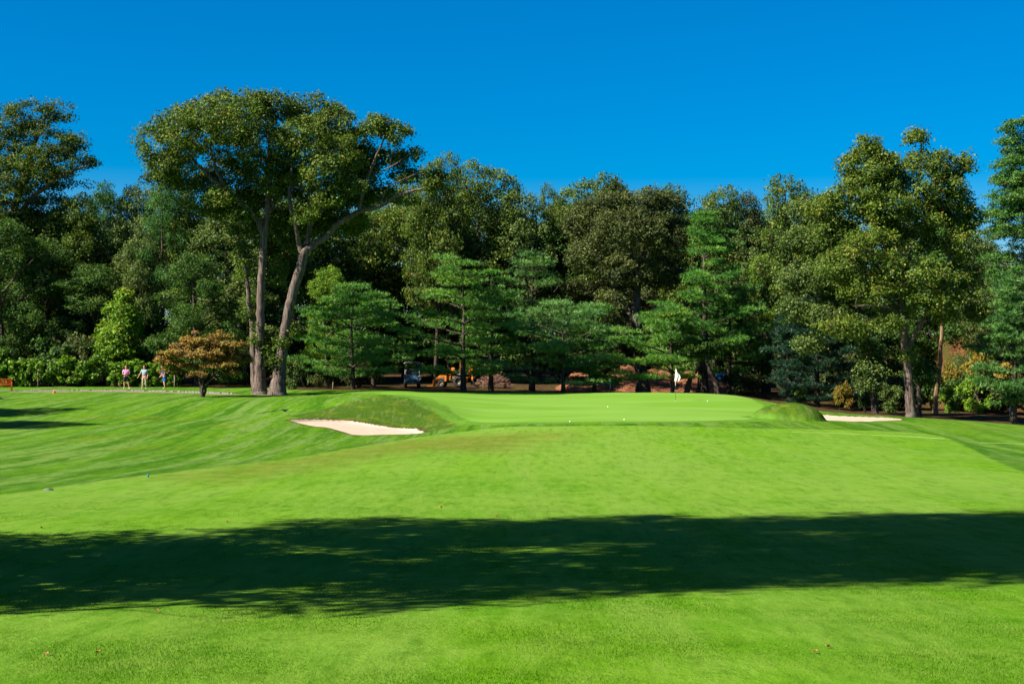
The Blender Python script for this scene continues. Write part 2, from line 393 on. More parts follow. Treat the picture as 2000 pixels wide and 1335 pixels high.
# fairway
fa = t.mix(t.rng(big, 0.35, 0.65), (0.049, 0.155, 0.0018), (0.077, 0.188, 0.003))
fa = t.mix(t.math('MULTIPLY', t.rng(mid, 0.4, 0.7), 0.55), fa, (0.108, 0.208, 0.016))
strp = t.noise(t.coord((0.4914, 0.03276, 0.06552), (0, 0, R(4))), 1.0, 3, 0.6, 0.3)
fa = t.mix(t.math('MULTIPLY', t.rng(strp, 0.45, 0.6), 0.5), fa, (0.1016, 0.19, 0.02293))
fa = t.mix(t.math('MULTIPLY', t.rng(grain, 0.42, 0.75), 0.6), fa, (0.131, 0.2162, 0.02948))
fa = t.mix(t.math('MULTIPLY', t.rng(fine, 0.55, 0.8), 0.35), fa, (0.03276, 0.07862, 0.005242))
fa = t.mix(t.math('MULTIPLY', t.rng(t.noise(pos, 2.6, 4, 0.65), 0.5, 0.68), 0.55), fa, (0.04062, 0.1147, 0.001966))
fa = t.mix(t.math('MULTIPLY', t.rng(t.noise(pos, 4.5, 3, 0.65), 0.52, 0.72), 0.4), fa, (0.1179, 0.2031, 0.02621))
fa = t.mix(t.math('MULTIPLY', t.rng(t.math('ADD', t.noise(t.coord((0.05, 0.03, 0.05)), 1.0, 3), t.math('MULTIPLY', t.noise(t.coord((0.9, 0.045, 0.1), (0, 0, R(9))), 1.0, 3, 0.55), 0.5)), 0.6, 0.85), 0.5), fa, (0.125, 0.205, 0.035))
fg = t.noise(t.coord((3.2, 0.55, 1.0), (0, 0, R(5))), 1.5, 6, 0.72)
fa = t.mix(t.math('MULTIPLY', t.rng(fg, 0.50, 0.66), 0.55), fa, (0.036, 0.112, 0.0015))
fa = t.mix(t.math('MULTIPLY', t.rng(fg, 0.50, 0.36), 0.50), fa, (0.125, 0.225, 0.026))
# dry apron
dryf = t.math('MULTIPLY', t.rng(t.math('ADD', t.attr('dry'), t.math('MULTIPLY', wob, 7.0)), -2.2, 2.6), 0.62)
fa = t.mix(dryf, fa, t.mix(t.rng(mid, 0.35, 0.7), (0.06552, 0.0819, 0.007862), (0.131, 0.1179, 0.02293)))
# rough, with mower streaks that swing round the slope
sv = t.coord((1.0, 0.055, 0.2), (0, 0, R(-9))); st1 = t.noise(sv, 0.55, 4, 0.6, 1.0); st2 = t.noise(t.coord((2.2, 0.10, 0.4), (0, 0, R(-12))), 0.8, 3, 0.6, 0.8)
ro = t.mix(t.rng(st1, 0.36, 0.64), (0.0249, 0.08518, 0.002621), (0.06552, 0.154, 0.004586))
ro = t.mix(t.math('MULTIPLY', t.rng(st2, 0.46, 0.62), 0.85), ro, (0.09828, 0.1671, 0.03604))
ro = t.mix(t.math('MULTIPLY', t.rng(fine, 0.5, 0.8), 0.55), ro, (0.01966, 0.05242, 0.004586))
ro = t.mix(t.math('MULTIPLY', t.rng(mid, 0.55, 0.75), 0.45), ro, (0.09173, 0.1638, 0.003931))
burn = t.math('MULTIPLY', t.rng(t.noise(t.coord((0.1441, 0.4914, 0.1966)), 1.0, 3, 0.55), 0.61, 0.69), t.rng(wob2, -0.1, 0.2))
ro = t.mix(t.math('MULTIPLY', burn, 0.8), ro, (0.1704, 0.1048, 0.0131))
ro = t.mix(t.math('MULTIPLY', t.rng(t.noise(t.coord((2.0, 0.9, 1)), 1.4, 5, 0.7), 0.48, 0.66), 0.55), ro, (0.02359, 0.07535, 0.002621))
ro = t.mix(t.math('MULTIPLY', t.rng(fg, 0.50, 0.66), 0.5), ro, (0.022, 0.078, 0.0025))
ro = t.mix(t.math('MULTIPLY', t.rng(fg, 0.50, 0.36), 0.4), ro, (0.105, 0.190, 0.030))
# long grass on the bunker mounds, darkened to imitate shade on the hump's face
mo = t.mix(t.rng(fine, 0.3, 0.7), (0.020, 0.054, 0.004), (0.050, 0.094, 0.009))
mo = t.mix(t.math('MULTIPLY', t.rng(t.noise(t.coord((3.5, 0.5, 0.5), (0, 0, R(20))), 1.2, 4, 0.6), 0.5, 0.7), 0.6), mo, (0.105, 0.126, 0.042))
mo = t.mix(t.math('MULTIPLY', t.rng(mid, 0.5, 0.7), 0.6), mo, (0.1008, 0.1428, 0.00672))
ro = t.mix(edge('mound', 0.25), ro, mo)
# dark collar and pale putting surface
gr = t.mix(t.rng(t.noise(t.coord((0.06552, 0.1638, 0.06552)), 1.2, 3), 0.35, 0.65), (0.086, 0.192, 0.017), (0.116, 0.222, 0.034))
gr = t.mix(t.math('MULTIPLY', t.rng(grain, 0.4, 0.75), 0.3), gr, (0.1245, 0.2162, 0.04586))
fr = t.mix(t.rng(mid, 0.35, 0.65), (0.03931, 0.1114, 0.009173), (0.0688, 0.154, 0.02293))
fr = t.mix(t.math('MULTIPLY', t.rng(fine, 0.5, 0.8), 0.4), fr, (0.02621, 0.07207, 0.009828))
rim = t.mix(t.math('MULTIPLY', t.rng(t.attr('fair'), -1.4, -0.1), 0.55), ro, t.mix(0.5, ro, (0.0273, 0.078, 0.00936)))
col = t.mix(edge('fair', 0.12), rim, fa)
collar = t.rng(t.math('ADD', t.attr('green'), t.math('MULTIPLY', wob, 0.5)), -1.5, -0.9)
fr = t.mix(0.45, fr, fa)
col = t.mix(t.math('MULTIPLY', collar, t.math('SUBTRACT', 1.0, edge('mound', 0.2))), col, fr)
col = t.mix(edge('green', 0.12, 0.2, 0.05), col, gr)
# woodland floor: leaf litter, bare red-brown soil and ivy, darkened to stand in for shade
li = t.mix(t.rng(t.noise(pos, 3.0, 5, 0.7), 0.35, 0.65), (0.020, 0.012, 0.008), (0.075, 0.040, 0.022))
li = t.mix(t.math('MULTIPLY', t.rng(t.noise(pos, 0.8, 4, 0.65), 0.5, 0.62), 0.8), li, (0.045, 0.060, 0.010))
wf = edge('wood', 0.35, 0.9, 0.3)
col = t.mix(wf, col, li)
# cart path
pa = t.mix(t.rng(fine, 0.3, 0.7), (0.13, 0.105, 0.095), (0.20, 0.165, 0.15))
pf = edge('path', 0.06, 0.1, 0.05); col = t.mix(pf, col, pa)
# bunkers: turf lip of brown soil, darkened to imitate its shadow, then raked sand
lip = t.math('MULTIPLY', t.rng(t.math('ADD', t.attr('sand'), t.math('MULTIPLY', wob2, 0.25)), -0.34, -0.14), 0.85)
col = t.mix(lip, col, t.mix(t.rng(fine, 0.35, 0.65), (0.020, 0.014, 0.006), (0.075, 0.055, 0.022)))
sa = t.mix(t.rng(t.noise(pos, 2.2, 4, 0.6), 0.3, 0.7), (0.352, 0.264, 0.208), (0.408, 0.312, 0.252))
sa = t.mix(t.math('MULTIPLY', t.rng(t.noise(t.coord((0.6, 6, 1), (0, 0, R(8))), 1.5, 3, 0.6), 0.55, 0.7), 0.35), sa, (0.288, 0.212, 0.164))
sf = t.rng(t.math('ADD', t.attr('sand'), t.math('MULTIPLY', wob2, 0.14)), -0.03, 0.03)
col = t.mix(sf, col, sa)
hb = t.math('ADD', t.math('MULTIPLY', grain, 0.5), fine)
bm_ = t.n('Bump'); t.set(bm_.inputs['Height'], hb); t.set(bm_.inputs['Distance'], 0.05)
t.set(bm_.inputs['Strength'], t.math('MULTIPLY', t.math('SUBTRACT', 1.0, t.math('MULTIPLY', sf, 0.8)), t.math('SUBTRACT', 0.75, t.math('MULTIPLY', edge('green', 0.1), 0.55))))
M['ground'] = t.done(t.pbr(col, 0.9, 0.03, normal=bm_.outputs[0]))

ATT = dict(fair=a_fair, green=a_green, sand=a_sand, path=a_path, wood=a_wood, dry=a_dry, mound=a_mound)
for zi, (nm, lab) in enumerate([('rough_grass', 'mown rough grass with mower streaks around the fairway'), ('fairway', 'bright close-mown fairway crossed by the shadow of trees'),
        ('putting_green', 'smooth pale putting green with the flag'), ('bunker_sand', 'pale pinkish sand of the bunkers'),
        ('woodland_floor', 'shaded leaf litter and red-brown soil under the trees'), ('cart_path', 'narrow pale cart path beyond the rough')]):
    fz = GF[zone == zi]; idx, inv = np.unique(fz, return_inverse=True)
    me = mesh_np(nm, GV[idx], inv.reshape(-1, 4), M['ground'], pattr={k: v[idx] for k, v in ATT.items()}, shade=True)
    me.normals_split_custom_set_from_vertices([tuple(v) for v in GN[idx].tolist()])   # the pieces keep the shading of the whole sheet
    tag(link(nm, me), lab, kind='structure')

# mown grass blades close to the camera, one mass
rb = np.random.default_rng(11)
NB = 520000
by = 7.6*np.exp(rb.random(NB)**1.45*math.log(30/7.6)); bx = (rb.random(NB)*2-1)*(0.40*by+0.6)
bz = height(bx, by); hgt = (0.005+0.007*rb.random(NB))*(1-0.5*smooth(by,14,30)); wid = (0.0014+0.0008*rb.random(NB))*(0.6+by/14)
ang = rb.random(NB)*2*math.pi; la = rb.random(NB)*2*math.pi; ln = hgt*0.9*rb.random(NB)
c0 = np.c_[bx-wid*np.cos(ang), by-wid*np.sin(ang), bz-0.004]; c1 = np.c_[bx+wid*np.cos(ang), by+wid*np.sin(ang), bz-0.004]
c2 = np.c_[bx+ln*np.cos(la), by+ln*np.sin(la), bz+hgt]
t = NT('grass_blade'); pos = t.coord(); n1 = t.noise(pos, 0.16, 4, 0.6); n2 = t.noise(pos, 0.9, 4, 0.6)
c = t.mix(t.rng(n1, 0.35, 0.65), (0.052, 0.166, 0.0018), (0.080, 0.200, 0.003)); c = t.mix(t.math('MULTIPLY', t.rng(n2, 0.4, 0.66), 0.75), c, (0.128, 0.235, 0.026)); c = t.mix(t.math('MULTIPLY', t.rng(t.noise(pos, 2.6, 3, 0.6), 0.5, 0.72), 0.6), c, (0.04259, 0.1245, 0.002621))
c = t.mix(t.rng(t.attr('tint'), 0.0, 1.0, 0, 1, False), t.mix(1.0, c, (0.72, 0.80, 0.7), 'MULTIPLY'), t.mix(1.0, c, (1.4, 1.25, 1.3), 'MULTIPLY'))
p_ = t.pbr(c, 0.7, 0.06); tr = t.n('BsdfTranslucent'); t.set(tr.inputs['Color'], c); ms = t.n('MixShader'); ms.inputs[0].default_value = 0.3
t.t.links.new(p_, ms.inputs[1]); t.t.links.new(tr.outputs[0], ms.inputs[2]); M['blade'] = t.done(ms.outputs[0])
gm = mesh_np('fairway_grass', np.stack([c0, c1, c2], 1).reshape(-1, 3), np.arange(NB*3).reshape(-1, 3), M['blade'], fattr={'tint': rb.random(NB)})
tag(link('fairway_grass', gm), 'short mown grass blades of the near fairway', 'grass', kind='stuff')
# ------------------------------------------------------------------ trees
def unit(v): return v/(np.linalg.norm(v, axis=-1, keepdims=True)+1e-9)
def leaf_arrays(cen, outd, size, rg, aspect=0.62, up=0.55):
    """one folded leaf (two triangles as a quad) per row"""
    n = len(cen); nrm = unit(outd*0.7+rg.normal(size=(n, 3))*0.75+np.array([0, 0, up]))
    a_ = unit(np.cross(nrm, rg.normal(size=(n, 3)))); b_ = np.cross(nrm, a_)
    L = (size*(0.65+0.7*rg.random(n)))[:, None]*0.5; W = L*aspect
    p0 = cen-a_*L; p2 = cen+a_*L-nrm*L*0.25; p1 = cen+b_*W+nrm*L*0.18; p3 = cen-b_*W+nrm*L*0.18
    return np.stack([p0, p1, p2, p3], 1).reshape(-1, 3)

def decid(trunks, lobes, seed, n_clump=200, clump_r=0.85, n_leaf=120, leaf=0.22, flat=0.62, hollow=0.6, min_r=0.012, tint_sd=0.16, tint0=0.45, twig=0.011, sag=0.1, up=0.55):
    """trunks: list of (n,4) rows x,y,z,radius; lobes: rows cx,cy,cz,rx,ry,rz. Returns trunk tubes and leaf quads + tints"""
    rg = np.random.default_rng(seed); tubes = []; nodes = []; nrad = []
    for tr_ in trunks:
        s_ = spline(tr_, max(8, len(tr_)*5)); s_[:, :3] += rg.normal(size=(len(s_), 3))*0.02
        s_[:, 3] = np.maximum(s_[:, 3], 0.01); tubes.append((s_[:, :3], s_[:, 3]))
        k0 = 0 if len(nodes) else len(s_)//4
        nodes += list(s_[k0:, :3]); nrad += list(s_[k0:, 3])
    lobes = np.asarray(lobes, float); w = (lobes[:, 3]*lobes[:, 4]*lobes[:, 5])**(2/3); w /= w.sum()
    li = rg.choice(len(lobes), n_clump, p=w); d = unit(rg.normal(size=(n_clump, 3)))
    rr = hollow+(1-hollow)*rg.random(n_clump)**0.7
    cc = lobes[li, :3]+d*lobes[li, 3:6]*(rr[:, None])*np.clip(1-clump_r*0.6/lobes[li, 3:6], 0.4, 1)
    nodes = np.array(nodes); nrad = np.array(nrad)
    order = np.argsort(np.min(((cc[:, None]-nodes[None])**2).sum(-1), 1)); cc = cc[order]; d = d[order]
    for c in cc:
        dd = np.linalg.norm(nodes-c, axis=1)+np.maximum(0, nodes[:, 2]-c[2])*0.9
        j = int(np.argmin(dd)); a0 = nodes[j]; L = np.linalg.norm(c-a0)
        if L < 0.15: continue
        mid1 = a0+(c-a0)*0.35+rg.normal(size=3)*L*0.09+np.array([0, 0, -sag*L*0.3]); mid2 = a0+(c-a0)*0.7+rg.normal(size=3)*L*0.08
        r0 = min(nrad[j]*0.75, 0.018+twig*L*1.6); s_ = spline(np.array([a0, mid1, mid2, c]), 6 if L > 1 else 4)
        rad = np.linspace(r0, min_r, len(s_)); tubes.append((s_, rad))
        nodes = np.vstack([nodes, s_[1:]]); nrad = np.r_[nrad, rad[1:]]
    cr = clump_r*(0.6+0.8*rg.random(len(cc))); nl = np.maximum(8, (n_leaf*(cr/clump_r)**2*(0.7+0.6*rg.random(len(cc)))).astype(int))
    ci = np.repeat(np.arange(len(cc)), nl); n = len(ci)
    dv = unit(rg.normal(size=(n, 3))); q = rg.random(n)**0.42
    # each clump is lopsided: a few lumps of its own
    lump = 1+0.28*np.sin(dv[:, 0]*5+ci*1.3)*np.sin(dv[:, 2]*6+ci*2.1)+0.2*np.sin(dv[:, 1]*9+ci)
    off = dv*(q*cr[ci]*lump)[:, None]*np.array([1, 1, flat])
    pos_ = cc[ci]+off; pos_[:, 2] -= 0.18*(off[:, 0]**2+off[:, 1]**2)/np.maximum(cr[ci], .2)
    out = unit(0.55*dv+0.45*d[ci]); V = leaf_arrays(pos_, out, np.full(n, leaf), rg, up=up)
    ct = rg.normal(size=len(cc))*tint_sd*0.8
    tint = np.clip(tint0+ct[ci]+rg.normal(size=n)*tint_sd, 0.0, 0.96); spec_ = rg.random(n) < 0.012; tint[spec_] = 1.0
    return tubes, V, tint

def decid_meshes(trunks, lobes, seed, mat, bark='bark', sides=9, crown='crown', **kw):
    tb, V, ti = decid(trunks, lobes, seed, **kw)
    tv, tf = tube_arrays(tb, sides)
    # bark relief: pull the trunk's rings unevenly
    return mesh_np('trunk', tv, tf, M[bark], shade=True), mesh_np(crown, V, np.arange(len(V)).reshape(-1, 4), M[mat], fattr={'tint': ti})

def add_tree(name, loc, meshes, label, cat='tree', group=None, rz=0.0, scale=(1, 1, 1), crown='crown', trunk='trunk'):
    o = thing(name, loc, label, cat, group, rz); o.scale = scale
    link(trunk, meshes[0], o); link(crown, meshes[1], o)
    return o

class Px:
    """turn outlines read off the photo at one distance into metres about a base point"""
    def __init__(s, u, v, y, z=None):
        s.y = y; s.k = y/F; s.b = on_ground(u, y); s.u0 = u; s.v0 = VH+(CZ-s.b[2])/s.k
    def t(s, pts, depth=None):           # (u, v, width px[, depth m]) -> x, y, z, r
        rows = []
        for i, p in enumerate(pts):
            dz = p[3] if len(p) > 3 else 0.0
            rows.append([(p[0]-s.u0)*s.k, dz, (s.v0-p[1])*s.k, p[2]*0.5*s.k])
        rows = np.array(rows)
        if rows[0, 2] < 0.6: rows[0, 2] = -0.15
        return rows
    def l(s, pts, seed=0, deep=0.85, spread=1.6):     # (u, v, ru, rv[, depth m])
        rg = np.random.default_rng(seed); rows = []
        for p in pts:
            dz = p[4] if len(p) > 4 else rg.uniform(-spread, spread)
            rows.append([(p[0]-s.u0)*s.k, dz, (s.v0-p[1])*s.k, p[2]*s.k, max(p[2]*deep, p[3])*s.k, p[3]*s.k])
        return rows

# --- the pair of tall oaks behind the maple
q = Px(508, 770, 98)
flare = [(508, 770, 38), (508, 760, 29), (508, 735, 23), (508, 690, 19), (508, 640, 17), (509, 580, 15.5), (512, 520, 14.5), (516, 470, 14)]
m_ = decid_meshes([q.t(flare+[(520, 430, 12), (524, 380, 10), (526, 310, 8), (524, 240, 5)]),
                   q.t([(515, 462, 11), (503, 430, 10, -.2), (478, 402, 9, -.5), (445, 375, 8, -.8), (412, 345, 7, -1), (370, 300, 5, -1)]),
                   q.t([(448, 378, 7, -.8), (428, 330, 6, -1.4), (420, 280, 4, -2)]), q.t([(522, 420, 9), (545, 370, 8, .5), (575, 300, 5, 1)]),
                   q.t([(499, 768, 20, .5), (494, 740, 15, .5), (492, 690, 13, .6), (488, 630, 11, .8), (478, 560, 8, 1), (470, 490, 5, 1.2)])],
                  q.l([(318, 285, 58, 48), (345, 235, 50, 40), (400, 215, 70, 45), (470, 205, 80, 42, .5), (540, 200, 60, 38), (430, 270, 95, 55, -1), (350, 330, 55, 32), (330, 290, 45, 50, 2), (440, 330, 70, 40, 2), (520, 290, 80, 60, -1.5), (545, 360, 50, 40, -1), (500, 370, 45, 30, 2), (380, 270, 60, 60, -2.5), (460, 250, 80, 60, -3), (465, 510, 22, 45, 1.5), (478, 600, 12, 40, 1), (400, 350, 55, 35, 1), (470, 390, 55, 32, 1.5), (535, 420, 36, 34, 1.2), (420, 400, 45, 28, 2.5), (440, 388, 42, 28, -2), (480, 420, 26, 22, -1.5), (470, 430, 50, 36, 2.5), (395, 390, 55, 36, 2), (545, 440, 40, 40, 2.5), (310, 330, 40, 36, .5), (490, 330, 90, 60, 2), (500, 652, 9, 30, -.7), (524, 690, 8, 22, -.4), (535, 520, 18, 40, 2), (340, 350, 40, 30, 1)], 3),
                  31, 'olive', n_clump=1250, clump_r=0.58, n_leaf=56, leaf=0.17, hollow=0.62)
add_tree('oak_tree', q.b, m_, 'tall oak with straight trunk, left one of the twin oaks beside the reddish maple', 'oak tree', 'twin tall oaks')
q = Px(543, 770, 97.5)
m_ = decid_meshes([q.t([(541, 770, 44), (542, 758, 33), (545, 735, 26), (549, 700, 22), (556, 650, 19), (565, 600, 19), (575, 560, 19), (588, 520, 20), (594, 495, 19), (612, 480, 13, .1), (636, 462, 12, .2), (655, 440, 12, .3), (680, 425, 11, .3), (705, 411, 10, .3), (740, 402, 9, .2), (775, 382, 7, .2), (810, 372, 5), (850, 362, 3)]),
                   q.t([(592, 500, 14), (585, 478, 11), (581, 450, 8, -.5), (570, 400, 8, -.8), (575, 330, 5, -1)]),
                   q.t([(596, 496, 13), (600, 465, 10, .4), (603, 440, 9, .4), (601, 405, 8, .5), (606, 350, 8, .6), (625, 280, 5, .8)]),
                   q.t([(603, 440, 9, .4), (618, 418, 8, .3), (634, 402, 6, .2)]),
                   q.t([(700, 413, 9, .3), (706, 385, 8, .1), (716, 350, 7, 0), (734, 310, 5, -.2), (752, 270, 3, -.3)]),
                   q.t([(716, 350, 4), (745, 335, 3), (780, 315, 2.5), (800, 300, 2)]), q.t([(740, 402, 4, .2), (760, 365, 3), (800, 345, 2), (830, 330, 2)])],
                  q.l([(600, 210, 62, 45), (650, 240, 55, 55, 1), (735, 245, 42, 32, 0), (775, 262, 36, 30, -.5), (805, 300, 22, 26), (600, 280, 70, 60, -1.5), (660, 310, 60, 50, -1), (690, 270, 35, 40, 1), (560, 340, 50, 50, 1.5), (630, 370, 60, 40, 2), (575, 420, 40, 30, 1.5), (640, 345, 50, 50, -2), (850, 345, 28, 24, .5), (790, 345, 30, 12, 1), (560, 240, 60, 60, 2), (620, 430, 36, 26, 1.5), (690, 380, 40, 26, 2), (760, 300, 42, 28, 1.5), (715, 300, 40, 40, 2), (690, 330, 50, 40, 1), (785, 330, 40, 22, 2), (740, 372, 50, 24, 2.5), (600, 422, 32, 26, -1.8), (650, 392, 40, 26, -2), (700, 368, 30, 22, -1.8), (842, 362, 30, 18, 0), (800, 388, 28, 12, .5), (690, 420, 30, 16, 1.5), (620, 400, 60, 40, 3), (700, 340, 50, 44, 2.5), (670, 430, 50, 30, 3), (570, 470, 30, 24, 2), (660, 290, 70, 60, 2), (552, 668, 10, 22, -.7), (538, 700, 8, 22, -.5), (575, 640, 14, 24, .8), (590, 440, 22, 20, 1.5)], 4),
                  32, 'olive', n_clump=1350, clump_r=0.56, n_leaf=56, leaf=0.17, hollow=0.62)
add_tree('oak_tree', q.b, m_, 'tall oak with leaning trunk and a long bent limb, right one of the twin oaks', 'oak tree', 'twin tall oaks')

# --- big dark-leaved tree at the left edge
q = Px(-20, 752, 123)
m_ = decid_meshes([q.t([(-20, 755, 34), (-18, 690, 26), (-10, 600, 24), (5, 500, 20), (30, 400, 15), (60, 300, 10), (90, 225, 5)]), q.t([(20, 440, 12), (70, 390, 9, -1), (130, 350, 6, -1.5), (175, 330, 4, -1.5)]), q.t([(40, 370, 9), (85, 300, 6, 1), (140, 260, 4, 1)]), q.t([(20, 450, 9), (-30, 380, 8), (-60, 300, 5)])],
                  q.l([(60, 225, 60, 38, 0), (110, 215, 40, 28, .5), (20, 235, 55, 45), (0, 300, 60, 50), (95, 280, 70, 40, -.5), (150, 275, 36, 28, 0), (165, 315, 34, 22), (60, 340, 80, 45, -1), (125, 350, 55, 25, 1), (20, 400, 80, 50), (90, 400, 70, 35, 1.5), (-70, 330, 80, 90), (-80, 220, 60, 40), (30, 470, 80, 40), (70, 290, 80, 70, 1.5), (100, 320, 70, 50, -1), (20, 520, 70, 50, -1.8), (-10, 440, 60, 60, -2), (60, 480, 70, 50, -1), (90, 520, 60, 40, 0), (-20, 600, 60, 60, -2), (60, 430, 90, 40, 2), (120, 440, 60, 34, 2), (30, 350, 70, 60, -1.5)], 6),
                  33, 'olive', n_clump=1400, clump_r=0.62, n_leaf=54, leaf=0.18, hollow=0.5, tint0=0.34)
add_tree('oak_tree', q.b, m_, 'large dark olive oak at the left edge with ragged limbs against the sky', 'oak tree')

# --- reddish maple
q = Px(393, 775, 93)
m_ = decid_meshes([q.t([(395, 776, 11), (395, 768, 7), (393, 752, 4.5), (388, 730, 4, -.2), (378, 705, 3, -.4), (360, 685, 3, -.6), (340, 672, 2)]), q.t([(396, 768, 6), (403, 752, 4.5, .2), (411, 738, 4, .3), (420, 715, 4, .3), (440, 700, 3, .3), (465, 690, 2)]), q.t([(394, 766, 5), (386, 752, 4, .4), (374, 738, 3, .6), (352, 722, 3, .7), (330, 710, 2)]), q.t([(396, 760, 6), (400, 735, 5, -.4), (402, 700, 4, -.4), (408, 675, 3), (410, 660, 2)]), q.t([(397, 757, 5), (412, 745, 4, -.6), (440, 728, 3, -.8), (460, 718, 2, -.8)])],
                  q.l([(405, 672, 50, 20, 0), (365, 660, 26, 9, .3), (432, 655, 28, 10, .3), (455, 672, 30, 13, -.4), (345, 688, 36, 12, -.4), (400, 692, 50, 13, -.9), (335, 706, 30, 10, .2), (316, 700, 12, 6, 0), (330, 722, 22, 7, .3), (460, 695, 30, 12, .5), (440, 712, 40, 9, -1.1), (380, 714, 42, 9, .8), (462, 727, 22, 6, -.7), (395, 728, 22, 6, -.8), (480, 700, 10, 18, .6), (410, 690, 60, 24, 1), (350, 672, 24, 9, .8), (385, 648, 14, 5, 0), (420, 646, 14, 5, .2)], 8),
                  34, 'reddish', 'bark_dark', n_clump=430, clump_r=0.34, n_leaf=62, leaf=0.125, flat=0.36, hollow=0.45, tint_sd=0.28, tint0=0.5, min_r=0.006, twig=0.008)
add_tree('maple_tree', q.b, m_, 'low spreading maple with reddish brown leaves standing on the rough', 'maple tree')

# --- big tree right of the far bunker and the trees round it
q = Px(1778, 815, 86)
m_ = decid_meshes([q.t([(1781, 815, 26), (1779, 800, 21), (1776, 760, 18), (1772, 700, 16.5), (1767, 660, 15), (1763, 615, 12), (1760, 570, 11), (1745, 520, 11), (1715, 440, 9), (1695, 350, 6), (1690, 280, 3)]),
                   q.t([(1772, 690, 10), (1782, 660, 9, -.2), (1800, 625, 8, -.3), (1818, 590, 8, -.3), (1845, 530, 6, -.3), (1865, 430, 4), (1880, 340, 2)]),
                   q.t([(1760, 590, 11), (1775, 530, 9, .4), (1790, 450, 8, .5), (1797, 370, 6, .4), (1800, 280, 3)]),
                   q.t([(1755, 560, 8), (1720, 520, 7, -.8), (1680, 490, 5, -1.3), (1630, 470, 3, -1.5)]), q.t([(1772, 640, 7, -.2), (1740, 610, 5, -1.2), (1700, 600, 4, -1.8), (1650, 600, 2, -2)])],
                  q.l([(1695, 285, 40, 30, 0), (1668, 320, 36, 36, .3), (1715, 330, 42, 44, -.5), (1790, 268, 32, 26, 0), (1800, 315, 40, 36, .4), (1886, 320, 20, 30, 0), (1865, 345, 36, 26, .4), (1650, 385, 55, 40, 0), (1725, 405, 70, 44, -.8), (1830, 400, 40, 44, .8), (1800, 465, 55, 40, 1), (1880, 470, 48, 55, 0), (1700, 485, 80, 44, -1.2), (1630, 450, 50, 40, .6), (1760, 540, 80, 44, -1.5), (1860, 560, 55, 44, -.5), (1690, 565, 70, 40, -.8), (1840, 620, 40, 26, -1), (1720, 630, 45, 26, -1.5), (1900, 545, 30, 40, .5), (1770, 690, 16, 26, -.4), (1750, 610, 50, 30, 1), (1700, 320, 55, 55, .5), (1690, 375, 70, 50, -.5), (1790, 345, 52, 60, -.3), (1745, 360, 50, 44, .8), (1845, 375, 50, 44, -.5), (1780, 420, 70, 60, 0), (1690, 440, 80, 50, .5), (1875, 400, 40, 50, .6), (1640, 520, 60, 40, -.5), (1610, 400, 44, 36, .3), (1740, 320, 26, 40, .4), (1840, 320, 26, 40, 0), (1905, 420, 26, 40, 0), (1910, 600, 24, 36, 0), (1640, 640, 50, 30, -.8), (1800, 590, 60, 36, -1.6)], 9, spread=1.2),
                  35, 'olive', n_clump=1450, clump_r=0.52, n_leaf=60, leaf=0.155, hollow=0.55, tint0=0.55)
add_tree('oak_tree', q.b, m_, 'broad olive oak with forked grey trunk right of the far bunker', 'oak tree')
q = Px(1708, 808, 90)
m_ = decid_meshes([q.t([(1710, 810, 15), (1706, 770, 11), (1702, 720, 10), (1695, 665, 9), (1685, 620, 8), (1665, 570, 6), (1630, 510, 5), (1595, 450, 3)]), q.t([(1690, 640, 6), (1650, 610, 4, .5), (1600, 580, 3, .8), (1560, 560, 2)]), q.t([(1668, 575, 5), (1690, 520, 4, .5), (1700, 460, 2)])],
                  q.l([(1590, 410, 55, 40, 1), (1570, 470, 55, 40, 0), (1630, 450, 50, 50, .5), (1555, 540, 50, 34, 0), (1610, 540, 60, 44, -.8), (1550, 600, 42, 34, -.4), (1610, 620, 60, 36, -1), (1580, 670, 40, 26, -.5), (1670, 640, 40, 30, -1), (1690, 730, 32, 45, -.7), (1700, 690, 26, 36, .3), (1650, 580, 50, 40, .8)], 10, spread=1.0),
                  36, 'pale', 'bark_dark', n_clump=720, clump_r=0.48, n_leaf=56, leaf=0.155, hollow=0.5, tint0=0.42)
add_tree('oak_tree', q.b, m_, 'slender pale green oak with thin dark trunk left of the broad forked oak', 'oak tree')
q = Px(1797, 815, 88)
m_ = decid_meshes([q.t([(1797, 815, 9), (1794, 760, 8), (1788, 720, 6), (1785, 690, 3)]), q.t([(1795, 775, 5), (1806, 740, 4, .3), (1815, 700, 2, .5)])],
                  q.l([(1797, 725, 20, 24), (1812, 745, 22, 18, .5), (1790, 700, 18, 16), (1820, 715, 16, 20, .8)], 11, spread=.5), 37, 'midgreen', 'bark_dark', n_clump=40, clump_r=0.5, n_leaf=70, leaf=0.17)
add_tree('young_tree', q.b, m_, 'thin young tree rising close behind the trunk of the forked oak', 'young tree')
q = Px(1828, 802, 96)
m_ = decid_meshes([q.t([(1826, 803, 13), (1828, 770, 9), (1836, 710, 8), (1840, 640, 7), (1845, 560, 5), (1850, 500, 3)])],
                  q.l([(1850, 500, 40, 40), (1870, 440, 36, 44), (1845, 580, 36, 36, 1)], 12), 38, 'midgreen', 'bark_tan', n_clump=80, clump_r=0.7, n_leaf=80, leaf=0.2)
add_tree('slender_tree', q.b, m_, 'slender tree with bare tan trunk leaning right of the forked oak', 'tree')

